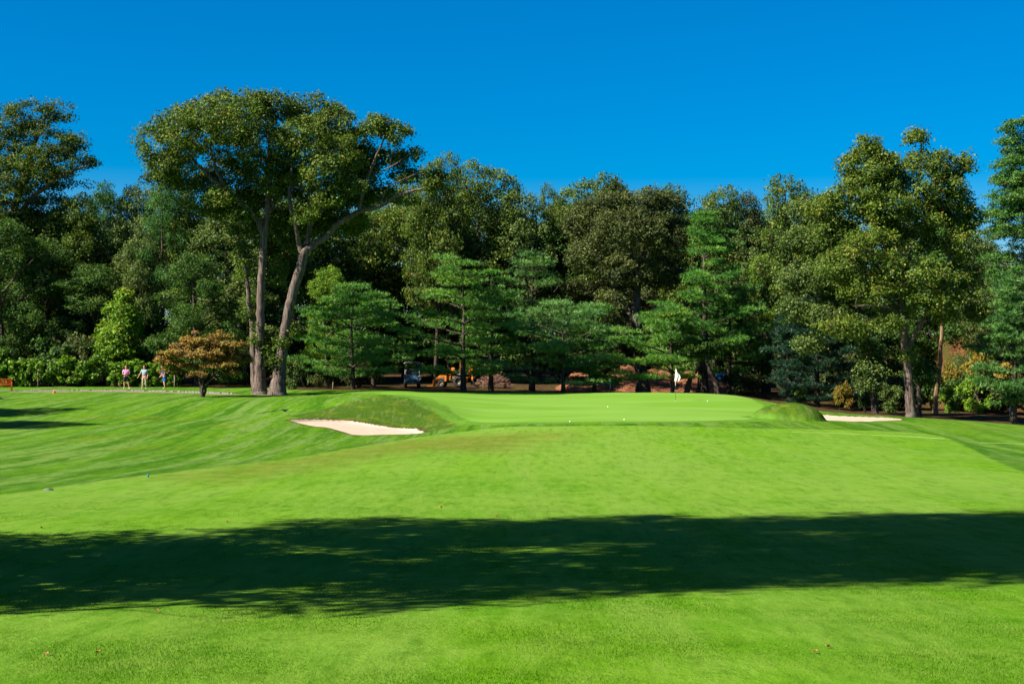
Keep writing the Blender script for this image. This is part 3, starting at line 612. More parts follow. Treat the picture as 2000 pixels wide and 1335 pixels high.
# --- dark oak among the pines, middle of the wood
q = Px(1252, 768, 113)
m_ = decid_meshes([q.t([(1256, 768, 34), (1254, 740, 26), (1250, 700, 24), (1246, 650, 20), (1243, 610, 17), (1244, 570, 15), (1250, 530, 12), (1265, 470, 9), (1275, 410, 5)]), q.t([(1246, 640, 12), (1225, 600, 10, .3), (1200, 560, 8, .5), (1170, 510, 5, .4), (1150, 460, 3)]), q.t([(1244, 590, 10), (1240, 540, 9, -.5), (1228, 480, 7, -.8), (1215, 420, 4, -1)]), q.t([(1252, 625, 7), (1275, 604, 5, -.8), (1300, 600, 4, -1)]), q.t([(1250, 655, 6), (1225, 625, 5, -.8), (1195, 622, 4, -1.2)]), q.t([(1250, 540, 8), (1290, 500, 6, .5), (1320, 450, 4, .5)])],
                  q.l([(1140, 430, 48, 48), (1190, 405, 60, 40, 0), (1250, 390, 60, 34, 0), (1305, 400, 40, 36, .4), (1325, 450, 36, 40), (1220, 450, 80, 50, -1.5), (1290, 460, 60, 50, -1), (1150, 500, 55, 44, -.5), (1220, 530, 60, 40, -1.5), (1290, 530, 50, 44, -.5), (1130, 560, 36, 26), (1190, 585, 45, 30, -1.5), (1200, 625, 30, 26, -1.5), (1320, 540, 36, 26), (1245, 665, 28, 30, -1), (1185, 715, 22, 26, -2.2)], 13),
                  39, 'dark', 'bark', n_clump=900, clump_r=0.58, n_leaf=58, leaf=0.18, hollow=0.55, tint0=0.5)
add_tree('oak_tree', q.b, m_, 'dark round-crowned oak rising between the pines in the middle of the wood', 'oak tree')

# --- locust with feathery leaves, far right
q = Px(2015, 800, 94)
m_ = decid_meshes([q.t([(2015, 800, 26), (2015, 700, 22), (2018, 600, 20), (2010, 450, 16), (2005, 330, 10), (2000, 250, 4)])]+[q.t([(2012, v, 8), (1990, v-12, 6, d_), (1965, v-10, 4, d_*1.5), (ue, v-4, 2, d_*1.6)]) for v, d_, ue in ((300, .4, 1962), (370, -.5, 1945), (420, .6, 1935), (470, -.6, 1930), (520, .3, 1930))],
                  q.l([(1990, 245, 34, 26, 0), (1975, 275, 28, 14, 0), (1990, 310, 42, 22), (1965, 350, 40, 18, 0), (1985, 385, 60, 22), (1950, 415, 40, 16, 0), (1975, 450, 60, 24), (1960, 500, 50, 20), (2050, 350, 70, 110), (1990, 540, 50, 30), (2060, 230, 50, 60), (1995, 280, 45, 40), (1990, 350, 50, 40, 1), (1985, 420, 55, 40, 1), (2000, 480, 60, 50, .5), (1965, 250, 12, 12, 0), (1985, 330, 50, 60, -.5), (1965, 440, 40, 50, -.5), (1975, 390, 50, 50, .5), (1960, 540, 50, 50, 0), (1925, 385, 18, 9, 0), (1935, 430, 22, 12, .3), (1945, 325, 16, 8, 0)], 14),
                  40, 'locust', 'bark_dark', n_clump=620, clump_r=0.50, n_leaf=85, leaf=0.13, flat=0.42, hollow=0.4, tint0=0.6)
add_tree('locust_tree', q.b, m_, 'feathery green locust tree at the right edge, upper branches in tiers', 'locust tree')

# --- little bright tree and viny trees of the left wood
q = Px(236, 752, 114.5)
m_ = decid_meshes([q.t([(236, 754, 12), (237, 700, 9), (238, 640, 7), (240, 570, 3)])],
                  q.l([(242, 575, 16, 20, 0), (236, 610, 36, 30, 0), (228, 645, 46, 34, -.3), (225, 680, 44, 30, -.3), (250, 640, 30, 50, .5), (228, 712, 30, 24)], 15, spread=.5), 41, 'bright', n_clump=130, clump_r=0.62, n_leaf=110, leaf=0.2, hollow=0.6, tint0=0.5)
add_tree('young_tree', q.b, m_, 'small cone-shaped bright green tree above the hedge behind the golfers', 'young tree')

# --- wood behind: a few grown trees, copied
def proto(kind, seed, mat, H=16.0, Wd=9.0, bark='bark_dark', **kw):
    rg = np.random.default_rng(seed); r = Wd/2
    lean = rg.normal(size=2)*0.6
    tr = [np.array([[0, 0, -0.3, .34], [lean[0]*.2, lean[1]*.2, H*.2, .25], [lean[0]*.5, lean[1]*.5, H*.45, .2], [lean[0], lean[1], H*.75, .1], [lean[0], lean[1], H*.92, .03]])]
    for i in range(5):
        an = rg.uniform(0, 6.28); zz = H*rg.uniform(.3, .6); tr.append(np.array([[lean[0]*.4, lean[1]*.4, zz, .12], [math.cos(an)*r*.4, math.sin(an)*r*.4, zz+H*.12, .08], [math.cos(an)*r*.8, math.sin(an)*r*.8, zz+H*.2, .03]]))
    lb = []
    if kind == 'high':
        for t_ in tr: t_[:, 3] *= .35
    if kind == 'round':
        for i in range(10):
            an = i*2.4+rg.uniform(-.4, .4); f = (i+.5)/10; zz = H*(.34+.5*f); rad = r*.62*math.sqrt(max(.05, 1-((f-.35)/.72)**2))
            lb.append([math.cos(an)*rad, math.sin(an)*rad, zz, r*rg.uniform(.4, .58), r*rg.uniform(.4, .58), H*rg.uniform(.09, .14)])
        lb.append([lean[0], lean[1], H*.88, r*.55, r*.55, H*.12]); lb.append([0, 0, H*.55, r*.7, r*.7, H*.25])
    elif kind == 'tall':
        for i in range(11):
            an = i*2.4; f = (i+.5)/11; zz = H*(.22+.68*f); rad = r*(.55 if f < .65 else .55*(1-(f-.65)/.7))
            lb.append([math.cos(an)*rad, math.sin(an)*rad, zz, r*rg.uniform(.42, .6), r*rg.uniform(.42, .6), H*rg.uniform(.07, .11)])
        lb.append([lean[0], lean[1], H*.91, r*.42, r*.42, H*.09])
    elif kind == 'high':
        for i in range(9):
            an = i*2.4; f = (i+.5)/9; rad = r*.62*math.sqrt(f); lb.append([math.cos(an)*rad, math.sin(an)*rad, H*(.80+.08*rg.random()), r*.48, r*.48, H*.085])
        lb.append([lean[0], lean[1], H*.90, r*.6, r*.6, H*.09])
    else:                                             # leafy to the ground
        for i in range(12):
            an = i*2.4; f = (i+.5)/12; zz = H*(.08+.8*f); rad = r*.62*math.sqrt(max(.08, 1-(max(0, f-.35)/.68)**2))
            lb.append([math.cos(an)*rad, math.sin(an)*rad, zz, r*rg.uniform(.4, .62), r*rg.uniform(.4, .62), H*rg.uniform(.08, .14)])
        lb.append([0, 0, H*.88, r*.5, r*.5, H*.12])
    a_ = dict(n_clump=560, clump_r=0.66, n_leaf=50, leaf=0.20, hollow=0.55); a_.update(kw)
    return decid_meshes(tr, lb, seed, mat, bark, 6, **a_), H, Wd
PR = {}
for nm, args, kw in [('olive_round', ('round', 101, 'olive'), {}), ('olive_tall', ('tall', 102, 'olive'), {}), ('dark_round', ('round', 103, 'dark'), {}), ('green_tall', ('tall', 104, 'midgreen'), {}),
                     ('green_leafy', ('leafy', 105, 'midgreen'), {}), ('pale_leafy', ('leafy', 106, 'pale'), {}), ('bright_leafy', ('leafy', 107, 'bright'), {}), ('dark_tall', ('tall', 108, 'dark'), {}), ('pale_round', ('round', 109, 'pale'), {}), ('locust_tall', ('tall', 110, 'locust'), dict(leaf=.15, n_leaf=60, flat=.45)), ('dark_leafy', ('leafy', 111, 'dark'), {}), ('high', ('high', 112, 'midgreen'), dict(n_clump=270))]:
    PR[nm] = proto(*args, **kw)
WOODS = 'trees of the wood behind the course'
def wood_tree(kind, u, vtop, wpx, y, label, group=WOODS, seed=[0]):
    seed[0] += 1; (ms, H, Wd) = PR[kind]; b = on_ground(u, y); k = y/F
    top = CZ-(vtop-VH)*k; sz = (top-b[2])/(H*.95); sx = 1.3*wpx*k/(Wd*1.08)
    return add_tree('woodland_tree', b, ms, label, 'tree', group, seed[0]*2.399, (sx, sx, sz))
for kd, u, vt, w, y, lab in [
 ('green_leafy', 8, 430, 150, 116, 'mid green tree leafy to the hedge, cut by the left edge behind the bench'),
 ('green_leafy', 85, 470, 170, 119, 'mid green tree leafy to the hedge, between the left edge and the cone-shaped bright tree'),
 ('olive_round', 150, 388, 130, 123, 'olive and yellow-tipped crown just right of the dark oak at the left edge'),
 ('locust_tall', 205, 362, 110, 130, 'thin-topped tree showing in the dip of the skyline left of the twin oaks'),
 ('pale_round', 258, 368, 130, 124, 'pale olive crown in the skyline dip closest to the left oak of the twins'),
 ('locust_tall', 318, 362, 110, 120, 'bluish green airy tree left of the olive crown under the twin oaks'),
 ('green_leafy', 185, 520, 150, 118, 'leafy tree left of the small cone-shaped bright tree'),
 ('pale_round', 268, 470, 110, 119, 'pale olive tree above the small cone-shaped bright tree'),
 ('green_leafy', 385, 500, 150, 113, 'leafy pale green tree right behind the reddish maple'),
 ('olive_round', 352, 350, 110, 122, 'olive crown just under the left end of the twin oaks crown'),
 ('pale_leafy', 440, 385, 160, 121, 'pale leafy tree seen left of the straight oak trunk'),
 ('green_tall', 130, 450, 160, 128, 'tall tree deep in the left wood above the viny tree'),
 ('green_leafy', 30, 420, 200, 128, 'crown filling the wood behind the oak at the left edge'),
 ('olive_tall', 545, 420, 120, 124, 'olive tree seen between the two trunks of the twin oaks'),
 ('bright_leafy', 640, 522, 84, 117, 'yellow-green leafy tree right of the leaning oak trunk'),
 ('olive_round', 560, 350, 230, 130, 'olive crown filling the wood behind the twin oaks'),
 ('olive_round', 715, 410, 170, 133, 'olive tree under the long bent limb of the leaning oak'),
 ('olive_tall', 790, 400, 170, 135, 'tall olive tree below the right end of the long bent oak limb'),
 ('olive_round', 850, 308, 110, 128, 'olive crown touching the right end of the leaning oak crown'),
 ('olive_round', 945, 318, 160, 132, 'highest olive crown in the skyline just right of the twin oaks'),
 ('pale_round', 1010, 378, 140, 131, 'pale grey-green crown sloping down right of the highest olive crown'),
 ('pale_round', 880, 430, 150, 131, 'pale grey-green tree above the pine that shades the backhoe'),
 ('olive_round', 1082, 366, 60, 134, 'narrow sparse treetop standing alone in the skyline left of the dark round oak'),
 ('olive_round', 1150, 350, 150, 133, 'olive crown on the skyline behind the left side of the dark round oak'),
 ('dark_round', 1215, 358, 130, 132, 'dark treetop on the skyline behind the middle of the dark round oak'),
 ('olive_round', 1330, 372, 130, 130, 'olive crown on the skyline behind the right side of the dark round oak'),
 ('olive_round', 1392, 370, 120, 131, 'rounded olive crown with yellow tips right of the tall pine top'),
 ('dark_round', 1468, 385, 90, 132, 'small dark crown in the lowest dip of the skyline'),
 ('pale_round', 1452, 440, 120, 130, 'pale crown behind the right shoulder of the tall pine'),
 ('bright_leafy', 1490, 500, 90, 116, 'yellow-green tree between the tall pine and the slender pale oak'),
 ('olive_round', 1560, 352, 150, 112, 'olive crown on the left shoulder of the broad forked oak'),
 ('green_leafy', 1050, 450, 160, 132, 'leafy tree behind the low spreading pines left of the dark round oak'),
 ('green_leafy', 1400, 450, 170, 132, 'leafy tree filling the wood behind the tall pine'),
 ('green_leafy', 1640, 560, 150, 112, 'mid green tree seen low behind the slender pale oak'),
 ('green_leafy', 1780, 520, 180, 112, 'leafy tree behind the trunk of the forked oak'),
 ('pale_leafy', 1915, 470, 90, 106, 'pale green tree in the gap left of the feathery locust'),
 ('dark_leafy', 1960, 500, 150, 112, 'dark tree behind the blue-green pine at the right edge'),
 ('pale_leafy', 700, 500, 180, 134, 'pale leafy tree behind the dark green pine right of the twin oaks'),
 ('green_leafy', 880, 500, 190, 134, 'leafy tree filling the wood above the backhoe'),
 ('dark_leafy', 1210, 500, 190, 134, 'dark tree filling the wood behind the trunk of the dark round oak'),
 ('pale_leafy', 480, 560, 170, 120, 'pale leafy tree low behind the straight oak trunk'),
 ('green_tall', 1840, 430, 130, 110, 'green tall tree behind the right side of the broad forked oak'),
]: wood_tree(kd, u, vt, w, y, lab)
# farther rows that only show as dark leaf between the others
FAR = 'far trees deep in the wood'
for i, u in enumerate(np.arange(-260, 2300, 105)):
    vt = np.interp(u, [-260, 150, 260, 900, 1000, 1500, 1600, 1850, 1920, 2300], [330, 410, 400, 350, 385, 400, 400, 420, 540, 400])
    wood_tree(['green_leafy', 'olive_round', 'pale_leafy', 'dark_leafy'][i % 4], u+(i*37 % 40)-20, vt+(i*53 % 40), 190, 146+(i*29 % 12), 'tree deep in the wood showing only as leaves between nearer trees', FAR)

# --- understory shrubs
def shrub_proto(seed, mat, **kw):
    rg = np.random.default_rng(seed)
    tr = [np.array([[0, 0, -.1, .05], [rg.normal()*.3, rg.normal()*.3, .8, .035], [rg.normal()*.6, rg.normal()*.6, 1.9, .015]]) for _ in range(4)]
    lb = [[rg.normal()*.6, rg.normal()*.6, rg.uniform(.5, 1.9), rg.uniform(.5, .9), rg.uniform(.5, .9), rg.uniform(.4, .7)] for _ in range(8)]
    a_ = dict(n_clump=70, clump_r=.42, n_leaf=75, leaf=.17, hollow=.55, min_r=.006); a_.update(kw)
    return decid_meshes(tr, lb, seed, mat, 'bark_dark', 5, crown='foliage', **a_)
SH = {k: shrub_proto(s, m, **kw) for k, s, m, kw in [('mid', 201, 'midgreen', {}), ('bright', 202, 'bright', {}), ('dark', 203, 'dark', {}), ('yellow', 204, 'yellow', {}), ('pale', 205, 'pale', {})]}
def shrub(kind, u, y, hpx, wpx, label, group=None, lift=0.0, seed=[0]):
    seed[0] += 1; b = on_ground(u, y); k = y/F; b[2] += lift*k
    return add_tree('shrub', b, SH[kind], label, 'shrub', group, seed[0]*1.7, (wpx*k/2.9, wpx*k/2.9, hpx*k/2.5), crown='foliage', trunk='stems')
for kd, u, y, h, w, lab in [
 ('mid', 1690, 93, 75, 60, 'mid green shrub at the foot of the slender pale oak'), ('pale', 1735, 96, 70, 50, 'pale green shrub between the slender oak and the forked oak'),
 ('bright', 1905, 99, 85, 80, 'bright green shrub left of the blue-green pine at the right edge'), ('bright', 1855, 97, 60, 40, 'bright green shrub behind the leaning tan trunk'),
 ('yellow', 1945, 104, 140, 110, 'yellow and orange shrub with turned leaves left of the right-edge pine'), ('yellow', 1895, 106, 100, 70, 'yellowing shrub in the shade right of the leaning tan trunk'),
 ('yellow', 1912, 107, 240, 64, 'tall orange and yellow shrub high between the forked oak and the right-edge pine'), ('yellow', 1868, 102.5, 120, 60, 'rusty shrub right behind the leaning tan trunk'), ('pale', 1905, 102, 90, 70, 'pale green shrub below the tall orange one'),
 ('bright', 1560, 101, 40, 36, 'small bright shrub at the shaded foot of the dark conifer'), ('mid', 1820, 103, 90, 90, 'mid green shrub in the shade between the forked oak and the tan trunk'),
 ('dark', 1660, 103, 90, 80, 'dark shrub left of the slender pale oak'), ('dark', 1640, 108, 120, 110, 'tall dark shrub behind the far bunker'),
 ('yellow', 1640, 98, 70, 36, 'rusty leaved shrub in the gap above the far bunker'), ('dark', 1460, 108, 60, 80, 'dark shrub under the right side of the tall pine'),
 ('mid', 445, 112, 60, 80, 'mid green shrub in front of the hedge behind the maple'), ('mid', 600, 112, 70, 80, 'mid green shrub right of the leaning oak foot'),
 ('dark', 640, 110, 50, 70, 'dark shrub left of the first pine'), ('pale', 575, 106, 75, 40, 'pale viny shrub close behind the leaning oak trunk'), ('dark', 700, 115, 60, 90, 'dark shrub under the dark green pine'),
 ('mid', 10, 113.5, 90, 110, 'mid green shrub above the hedge behind the bench'), ('mid', 100, 115, 110, 100, 'tall shrub above the hedge between the bench and the golfers'), ('dark', 170, 115, 120, 100, 'dark tall shrub over the hedge left of the cone-shaped tree'), ('mid', 300, 115, 100, 90, 'mid green shrub over the hedge behind the third golfer'),
 ('dark', 1950, 100, 60, 120, 'dark shrub under the right-edge pine'), ('dark', 2040, 99, 90, 120, 'dark shrub at the right edge behind the white stake'), ('dark', 1760, 104, 80, 90, 'dark shrub right behind the forked oak trunk'),
]: shrub(kd, u, y, h, w, lab)
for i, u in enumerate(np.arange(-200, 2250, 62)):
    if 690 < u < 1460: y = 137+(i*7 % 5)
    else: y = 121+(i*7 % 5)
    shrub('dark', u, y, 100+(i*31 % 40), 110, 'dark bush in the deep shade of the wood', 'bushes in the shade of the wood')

# --- viny hedge behind the golfers
rg = np.random.default_rng(77)
hx = np.linspace(P(-160, 0, 112)[0], P(345, 0, 112)[0], 40); n_h = 430
cx_ = rg.uniform(hx[0], hx[-1], n_h); hz = 2.15+0.35*np.sin(cx_*0.9)+0.25*np.sin(cx_*2.3+1); f_ = rg.random(n_h)**0.8
c_ = np.c_[cx_, 112.3+rg.normal(size=n_h)*0.42, f_*hz]; c_[:, 2] += height(c_[:, 0], c_[:, 1])
base_h = np.array([hx.mean(), 112.3, ground_z(hx.mean(), 112.3)])
ci = np.repeat(np.arange(n_h), 46); dv = unit(rg.normal(size=(len(ci), 3)))
pp = c_[ci]+dv*(rg.random(len(ci))**.5*.32)[:, None]*np.array([1, .8, .9])-base_h
Vh = leaf_arrays(pp, unit(dv+np.array([0, -.6, 0])), np.full(len(pp), .20), rg, .8)
ti = np.clip(.45+rg.normal(size=n_h)[ci]*.16+rg.normal(size=len(ci))*.16, 0, .97)
hd = thing('hedge', base_h, 'viny green hedge running behind the bench and the golfers', 'hedge')
link('foliage', mesh_np('foliage', Vh, np.arange(len(Vh)).reshape(-1, 4), M['bright'], fattr={'tint': ti*.75}), hd)
st_t = []
for x in np.arange(hx[0], hx[-1], .55):
    g = ground_z(x, 112.3); st_t.append((np.array([[x, 112.35, g-.1], [x+rg.normal()*.1, 112.3, g+1.0], [x+rg.normal()*.2, 112.3, g+2.0]])-base_h, np.array([.03, .022, .01])))
tv, tf = tube_arrays(st_t, 5); link('stems', mesh_np('stems', tv, tf, M['bark_dark']), hd)

# ------------------------------------------------------------------ pines
def pine(H, Rr, seed, low=0.16, dens=1.0, pitch=0.125, pads=4, tuft=26, droop=0.05, lean=(0, 0), r0=None, one_side=None, needle=.30):
    rg = np.random.default_rng(seed); r0 = r0 or 0.020*H+0.03
    zs = np.linspace(-.15, H, 14); ax_ = np.c_[lean[0]*(np.maximum(zs, 0)/H)**1.5+.05*np.sin(zs*.9+seed), lean[1]*(np.maximum(zs, 0)/H)**1.5+.05*np.cos(zs*.8), zs]
    rad = np.interp(zs, [0, .06*H, H], [r0*1.25, r0, .02]); tubes = [(ax_, rad)]
    C, Dn = [], []
    z = low*H
    while z < H*.985:
        f = z/H; L0 = Rr*(1-.86*max(0.0, (f-low)/(1-low))**1.75)*(.55+.45*min(1, (f-low+.12)/.22)); nb = rg.integers(3, 7); a0 = rg.uniform(0, 6.28)
        c0 = np.array([np.interp(z, zs, ax_[:, 0]), np.interp(z, zs, ax_[:, 1]), z])
        for b_ in range(nb):
            if rg.random() < .14: continue
            an = a0+b_*2*math.pi/nb+rg.normal()*.25; L = L0*(rg.uniform(.75, 1.3) if rg.random() < .6 else rg.uniform(.3, .75))
            if one_side is not None: L *= 1+.45*math.cos(an-one_side)
            if L < .25: continue
            dirv = np.array([math.cos(an), math.sin(an), 0]); rise = rg.uniform(.02, .22)+.32*f
            pts = np.array([c0, c0+dirv*L*.35+[0, 0, L*.35*rise-droop*L*.3], c0+dirv*L*.7+[0, 0, L*.7*rise-droop*L], c0+dirv*L+[0, 0, L*rise+.05*L-droop*L]])
            s_ = spline(pts, 7); tubes.append((s_, np.linspace(.014+.013*L, .008, 7)))
            m = max(2, int(pads*L/Rr*1.6+.5)); side = np.array([-dirv[1], dirv[0], 0])
            for q_ in range(m):
                ff = .38+.62*(q_+.5)/m+rg.normal()*.04; p_ = np.array([np.interp(ff, np.linspace(0, 1, 7), s_[:, k]) for k in range(3)])
                lat = rg.normal()*L*.20*(1.15-ff*.5); p_ = p_+side*lat+[0, 0, rg.normal()*.06]
                C.append(p_); Dn.append(dirv)
        z += pitch*H*rg.uniform(.6, 1.2)*(1-.45*f)
    C = np.array(C); Dn = np.array(Dn); nt = int(tuft*dens)
    ci = np.repeat(np.arange(len(C)), nt); n = len(ci); pr = (.30+.085*Rr)*(.6+.8*rg.random(len(C)))
    ang = rg.uniform(0, 6.28, n); rr = np.sqrt(rg.random(n))*pr[ci]*1.25
    T = C[ci]+np.c_[np.cos(ang)*rr, np.sin(ang)*rr, np.abs(rg.normal(size=n))*.10*(1.25-rr/pr[ci]*.7)+.05]
    td = unit(Dn[ci]*.35+np.c_[np.cos(ang)*.55, np.sin(ang)*.55, np.full(n, .75)]+rg.normal(size=(n, 3))*.25)
    K = 9; tip = unit(np.repeat(td, K, 0)*.75+rg.normal(size=(n*K, 3))*.55); b0 = np.repeat(T, K, 0)-np.repeat(td, K, 0)*.05
    w_ = unit(np.cross(tip, rg.normal(size=(n*K, 3))))*(.017+.008*rg.random(n*K))[:, None]*(needle/.3)
    ln_ = (needle*(.6+.6*rg.random(n*K)))[:, None]
    V = np.stack([b0-w_, b0+w_, b0+tip*ln_], 1).reshape(-1, 3)
    pt = rg.normal(size=len(C))*.17; ti = np.clip(.5+pt[ci]+rg.normal(size=n)*.12, 0, 1); ti = np.clip(np.repeat(ti, K)+rg.normal(size=n*K)*.08, 0, 1)
    tv, tf = tube_arrays(tubes, 8)
    return tv, tf, V, ti
def add_pine(u, y, vtop, Rpx, seed, mat, label, name='pine_tree', cat='pine tree', bark='bark_dark', group='pines between the green and the wood', **kw):
    b = on_ground(u, y); k = y/F; H = CZ-(vtop-VH)*k-b[2]
    tv, tf, V, ti = pine(H, Rpx*k, seed, **kw)
    return add_tree(name, b, (mesh_np('trunk', tv, tf, M[bark], shade=True), mesh_np('needles', V, np.arange(len(V)).reshape(-1, 3), M[mat], fattr={'tint': ti})), label, cat, group, crown='needles')
add_pine(688, 107.5, 560, 116, 1, 'pine', 'dark green pine with low boughs just right of the twin oaks', low=.10, dens=1.1)
add_pine(728, 113, 570, 80, 2, 'pine', 'deeply shaded pine close behind the first pine right of the twin oaks', low=.15)
add_pine(905, 109, 508, 122, 3, 'pine_light', 'bright green pine whose boughs hang over the backhoe', low=.11, one_side=2.8)
add_pine(960, 112, 530, 95, 4, 'pine', 'green pine close right of the pine over the backhoe', low=.18)
add_pine(1040, 114, 490, 90, 5, 'pine_blue', 'blue-green pine with an upswept top left of the dark round oak', low=.2)
add_pine(1100, 108, 585, 130, 6, 'pine_blue', 'low spreading pine with flat boughs nearly touching the green', low=.09, pitch=.12)
add_pine(1160, 110, 600, 90, 7, 'pine', 'shaded pine standing left of the grey post behind the green', low=.12)
add_pine(1312, 107, 600, 100, 8, 'pine_light', 'sunlit pine with layered boughs right behind the flag', low=.15, pitch=.12, one_side=3.3)
add_pine(1376, 109, 415, 88, 9, 'pine', 'tall pine rising above the flag, higher than the other pines', low=.22, pitch=.075)
add_pine(1425, 112, 560, 75, 10, 'pine', 'dark pine at the right foot of the tall pine', low=.2)
add_pine(1500, 115, 490, 60, 11, 'pine_blue', 'narrow blue-green pine between the tall pine and the slender pale oak', low=.2)
add_pine(1980, 85, 548, 76, 12, 'pine_blue', 'blue-green pine with full boughs at the right edge', low=.14, pitch=.09, group=None)
add_pine(1595, 100, 560, 66, 13, 'yew', 'near-black conifer behind the far bunker', 'conifer_tree', 'conifer', low=.05, pitch=.08, group=None)
add_pine(1540, 104, 600, 50, 14, 'yew', 'small dark conifer left of the near-black one', 'conifer_tree', 'conifer', low=.08, group=None)
# bent bare-stemmed little trees in front of the bank
for i, (u, y, pts, lab) in enumerate([(1342, 106.5, [(1340, 767, 12), (1346, 745, 10), (1356, 728, 8), (1366, 712, 5), (1372, 690, 3)], 'bent dark trunk leaning right just right of the flag'),
                             (1366, 108, [(1362, 767, 8), (1366, 740, 7), (1367, 700, 4), (1368, 670, 3)], 'thin straight trunk between the two leaning trunks right of the flag'),
                             (1400, 106, [(1403, 770, 15), (1398, 750, 11), (1388, 728, 9), (1380, 705, 5), (1378, 680, 3)], 'thick dark trunk leaning left under the tall pine')]):
    q = Px(u, 768, y)
    m_ = decid_meshes([q.t(pts)], q.l([(pts[-1][0]+10, pts[-1][1]-5, 30, 14), (pts[-1][0]-20, pts[-1][1], 20, 10)], 20+i, spread=.4), 60+i, 'midgreen', 'bark_dark', n_clump=16, clump_r=.5, n_leaf=60, leaf=.17, flat=.4)
    add_tree('small_tree', q.b, m_, lab, 'tree')

# --- trees left of the picture: their shadow is the dark band on the fairway
OFF = 'trees off to the left that shade the fairway'
def off_tree(kind, x, y, H, Wd, lab):
    (ms, h0, w0) = PR[kind]; b = (x, y, ground_z(x, y)); s_ = Wd/(w0*1.08)
    add_tree('shade_tree', b, ms, lab, 'tree', OFF, x*1.3, (s_, s_, H/h0))
off_lab = 'tall tree out of frame on the left casting shade over the course'
rg = np.random.default_rng(17); tn = 1/math.tan(R(SUN_EL))
for xs in (-9, -5, -1, 3, 7, 11):                             # each crown shades one stretch of the fairway
    near = np.interp(xs, [-9, -6, 0, 8, 16], [13.0, 13.4, 14.0, 15.4, 16.3]); farr = np.interp(xs, [-9, -6, 0, 8, 16], [20.5, 22, 26.6, 26.6, 27.2])
    for yc in ((near+(2.8 if xs < 0 else 3.5), farr-3.4) if xs < 8 else (farr-3.4,)):
        L = (xs+6.0+0.36*yc)/(SHD.x+0.36*SHD.y*-1) if False else max(4.0, (xs+6.0+0.36*yc)/(SHD.x+0.36*SHD.y))+rg.uniform(0, 3)
        bx_, by_ = xs-SHD.x*L, yc-SHD.y*L
        off_tree('high', bx_, by_, (L/tn+ground_z(xs, yc)-ground_z(bx_, by_))/.86, 8.3, off_lab)
for kd, x, y, H, Wd in [('olive_round', -34, 66, 13, 9), ('dark_round', -42, 74, 16, 11), ('olive_tall', -46, 90, 12, 8)]:
    off_tree(kd, x, y, H, Wd, off_lab)
for kd, x, y, H, Wd in [('dark_leafy', 30, 8, 20, 13), ('green_leafy', 33, 24, 22, 14), ('dark_round', 38, 42, 20, 13), ('dark_leafy', 44, 60, 20, 14), ('dark_leafy', 24, -10, 22, 14), ('green_leafy', 8, -22, 22, 15), ('dark_leafy', -10, -26, 24, 15), ('dark_round', -28, -22, 22, 14), ('dark_leafy', -48, -14, 24, 15)]:  # unseen trees added to hold back sky light from the fairway
    (ms, h0, w0) = PR[kd]; s_ = Wd/(w0*1.08)
    add_tree('sky_block_tree', (x, y, ground_z(x, y)), ms, 'unseen tree added beside the fairway to cut the sky light', 'tree', 'unseen trees added to cut the sky light', x*1.3, (s_, s_, H/h0))
# ------------------------------------------------------------------ made things
M['white'] = paint('white_paint', (0.75, 0.75, 0.73), wear=.12); M['grey_metal'] = paint('grey_metal', (0.33, 0.34, 0.34), .4, .5, .6)
M['cloth_white'] = paint('white_flag_cloth', (0.80, 0.80, 0.80), .9, .1, wear=.05); M['orange'] = paint('orange_paint', (0.62, 0.20, 0.012), .4, .5, wear=.4, sc=3)
M['tyre'] = paint('tyre_rubber', (0.028, 0.026, 0.025), .85, .2); M['rim'] = paint('cream_rim', (0.55, 0.47, 0.34), .5, .4, wear=.4)
M['black'] = paint('black_plastic', (0.015, 0.015, 0.017), .5, .4); M['blue'] = paint('blue_paint', (0.035, 0.12, 0.23), .35, .5, wear=.3, sc=3); M['blue_dark'] = paint('dark_blue_paint', (0.018, 0.05, 0.10), .4, .4)
M['blue_plastic'] = paint('blue_plastic', (0.02, 0.19, 0.36), .4, .4); M['teak'] = paint('orange_teak', (0.56, 0.135, 0.018), .5, .35, wear=.5, sc=9)
M['glass'] = paint('dark_glass', (0.02, 0.025, 0.03), .08, .6, wear=0); M['lamp'] = paint('yellow_lens', (0.45, 0.32, 0.05), .25, .5, wear=.1)
M['wood'] = paint('weathered_wood', (0.17, 0.13, 0.10), .85, .1, wear=.5); M['rubber_red'] = paint('orange_plastic', (0.6, 0.12, 0.02), .5)
M['skin'] = paint('skin', (0.46, 0.20, 0.13), .6, .3, wear=.1); M['pink'] = paint('pink_cotton', (0.66, 0.28, 0.55), .9, .1, wear=.15); M['grey_blue'] = paint('grey_blue_cotton', (0.24, 0.33, 0.40), .9, .1, wear=.15)
M['royal'] = paint('royal_blue_cotton', (0.02, 0.12, 0.36), .9, .1, wear=.15); M['navy'] = paint('dark_cotton', (0.014, 0.015, 0.024), .9, .1); M['khaki'] = paint('khaki_cotton', (0.34, 0.27, 0.19), .9, .1, wear=.2)
M['hair'] = paint('grey_brown_hair', (0.10, 0.06, 0.035), .8, .2); M['sock'] = paint('shoe_white', (0.62, 0.62, 0.62), .7, .2)
M['stone'] = paint('kerb_stone', (0.24, 0.21, 0.185), .9, .1, wear=.6, sc=4)

def vb(p): return Vector([float(c) for c in p])

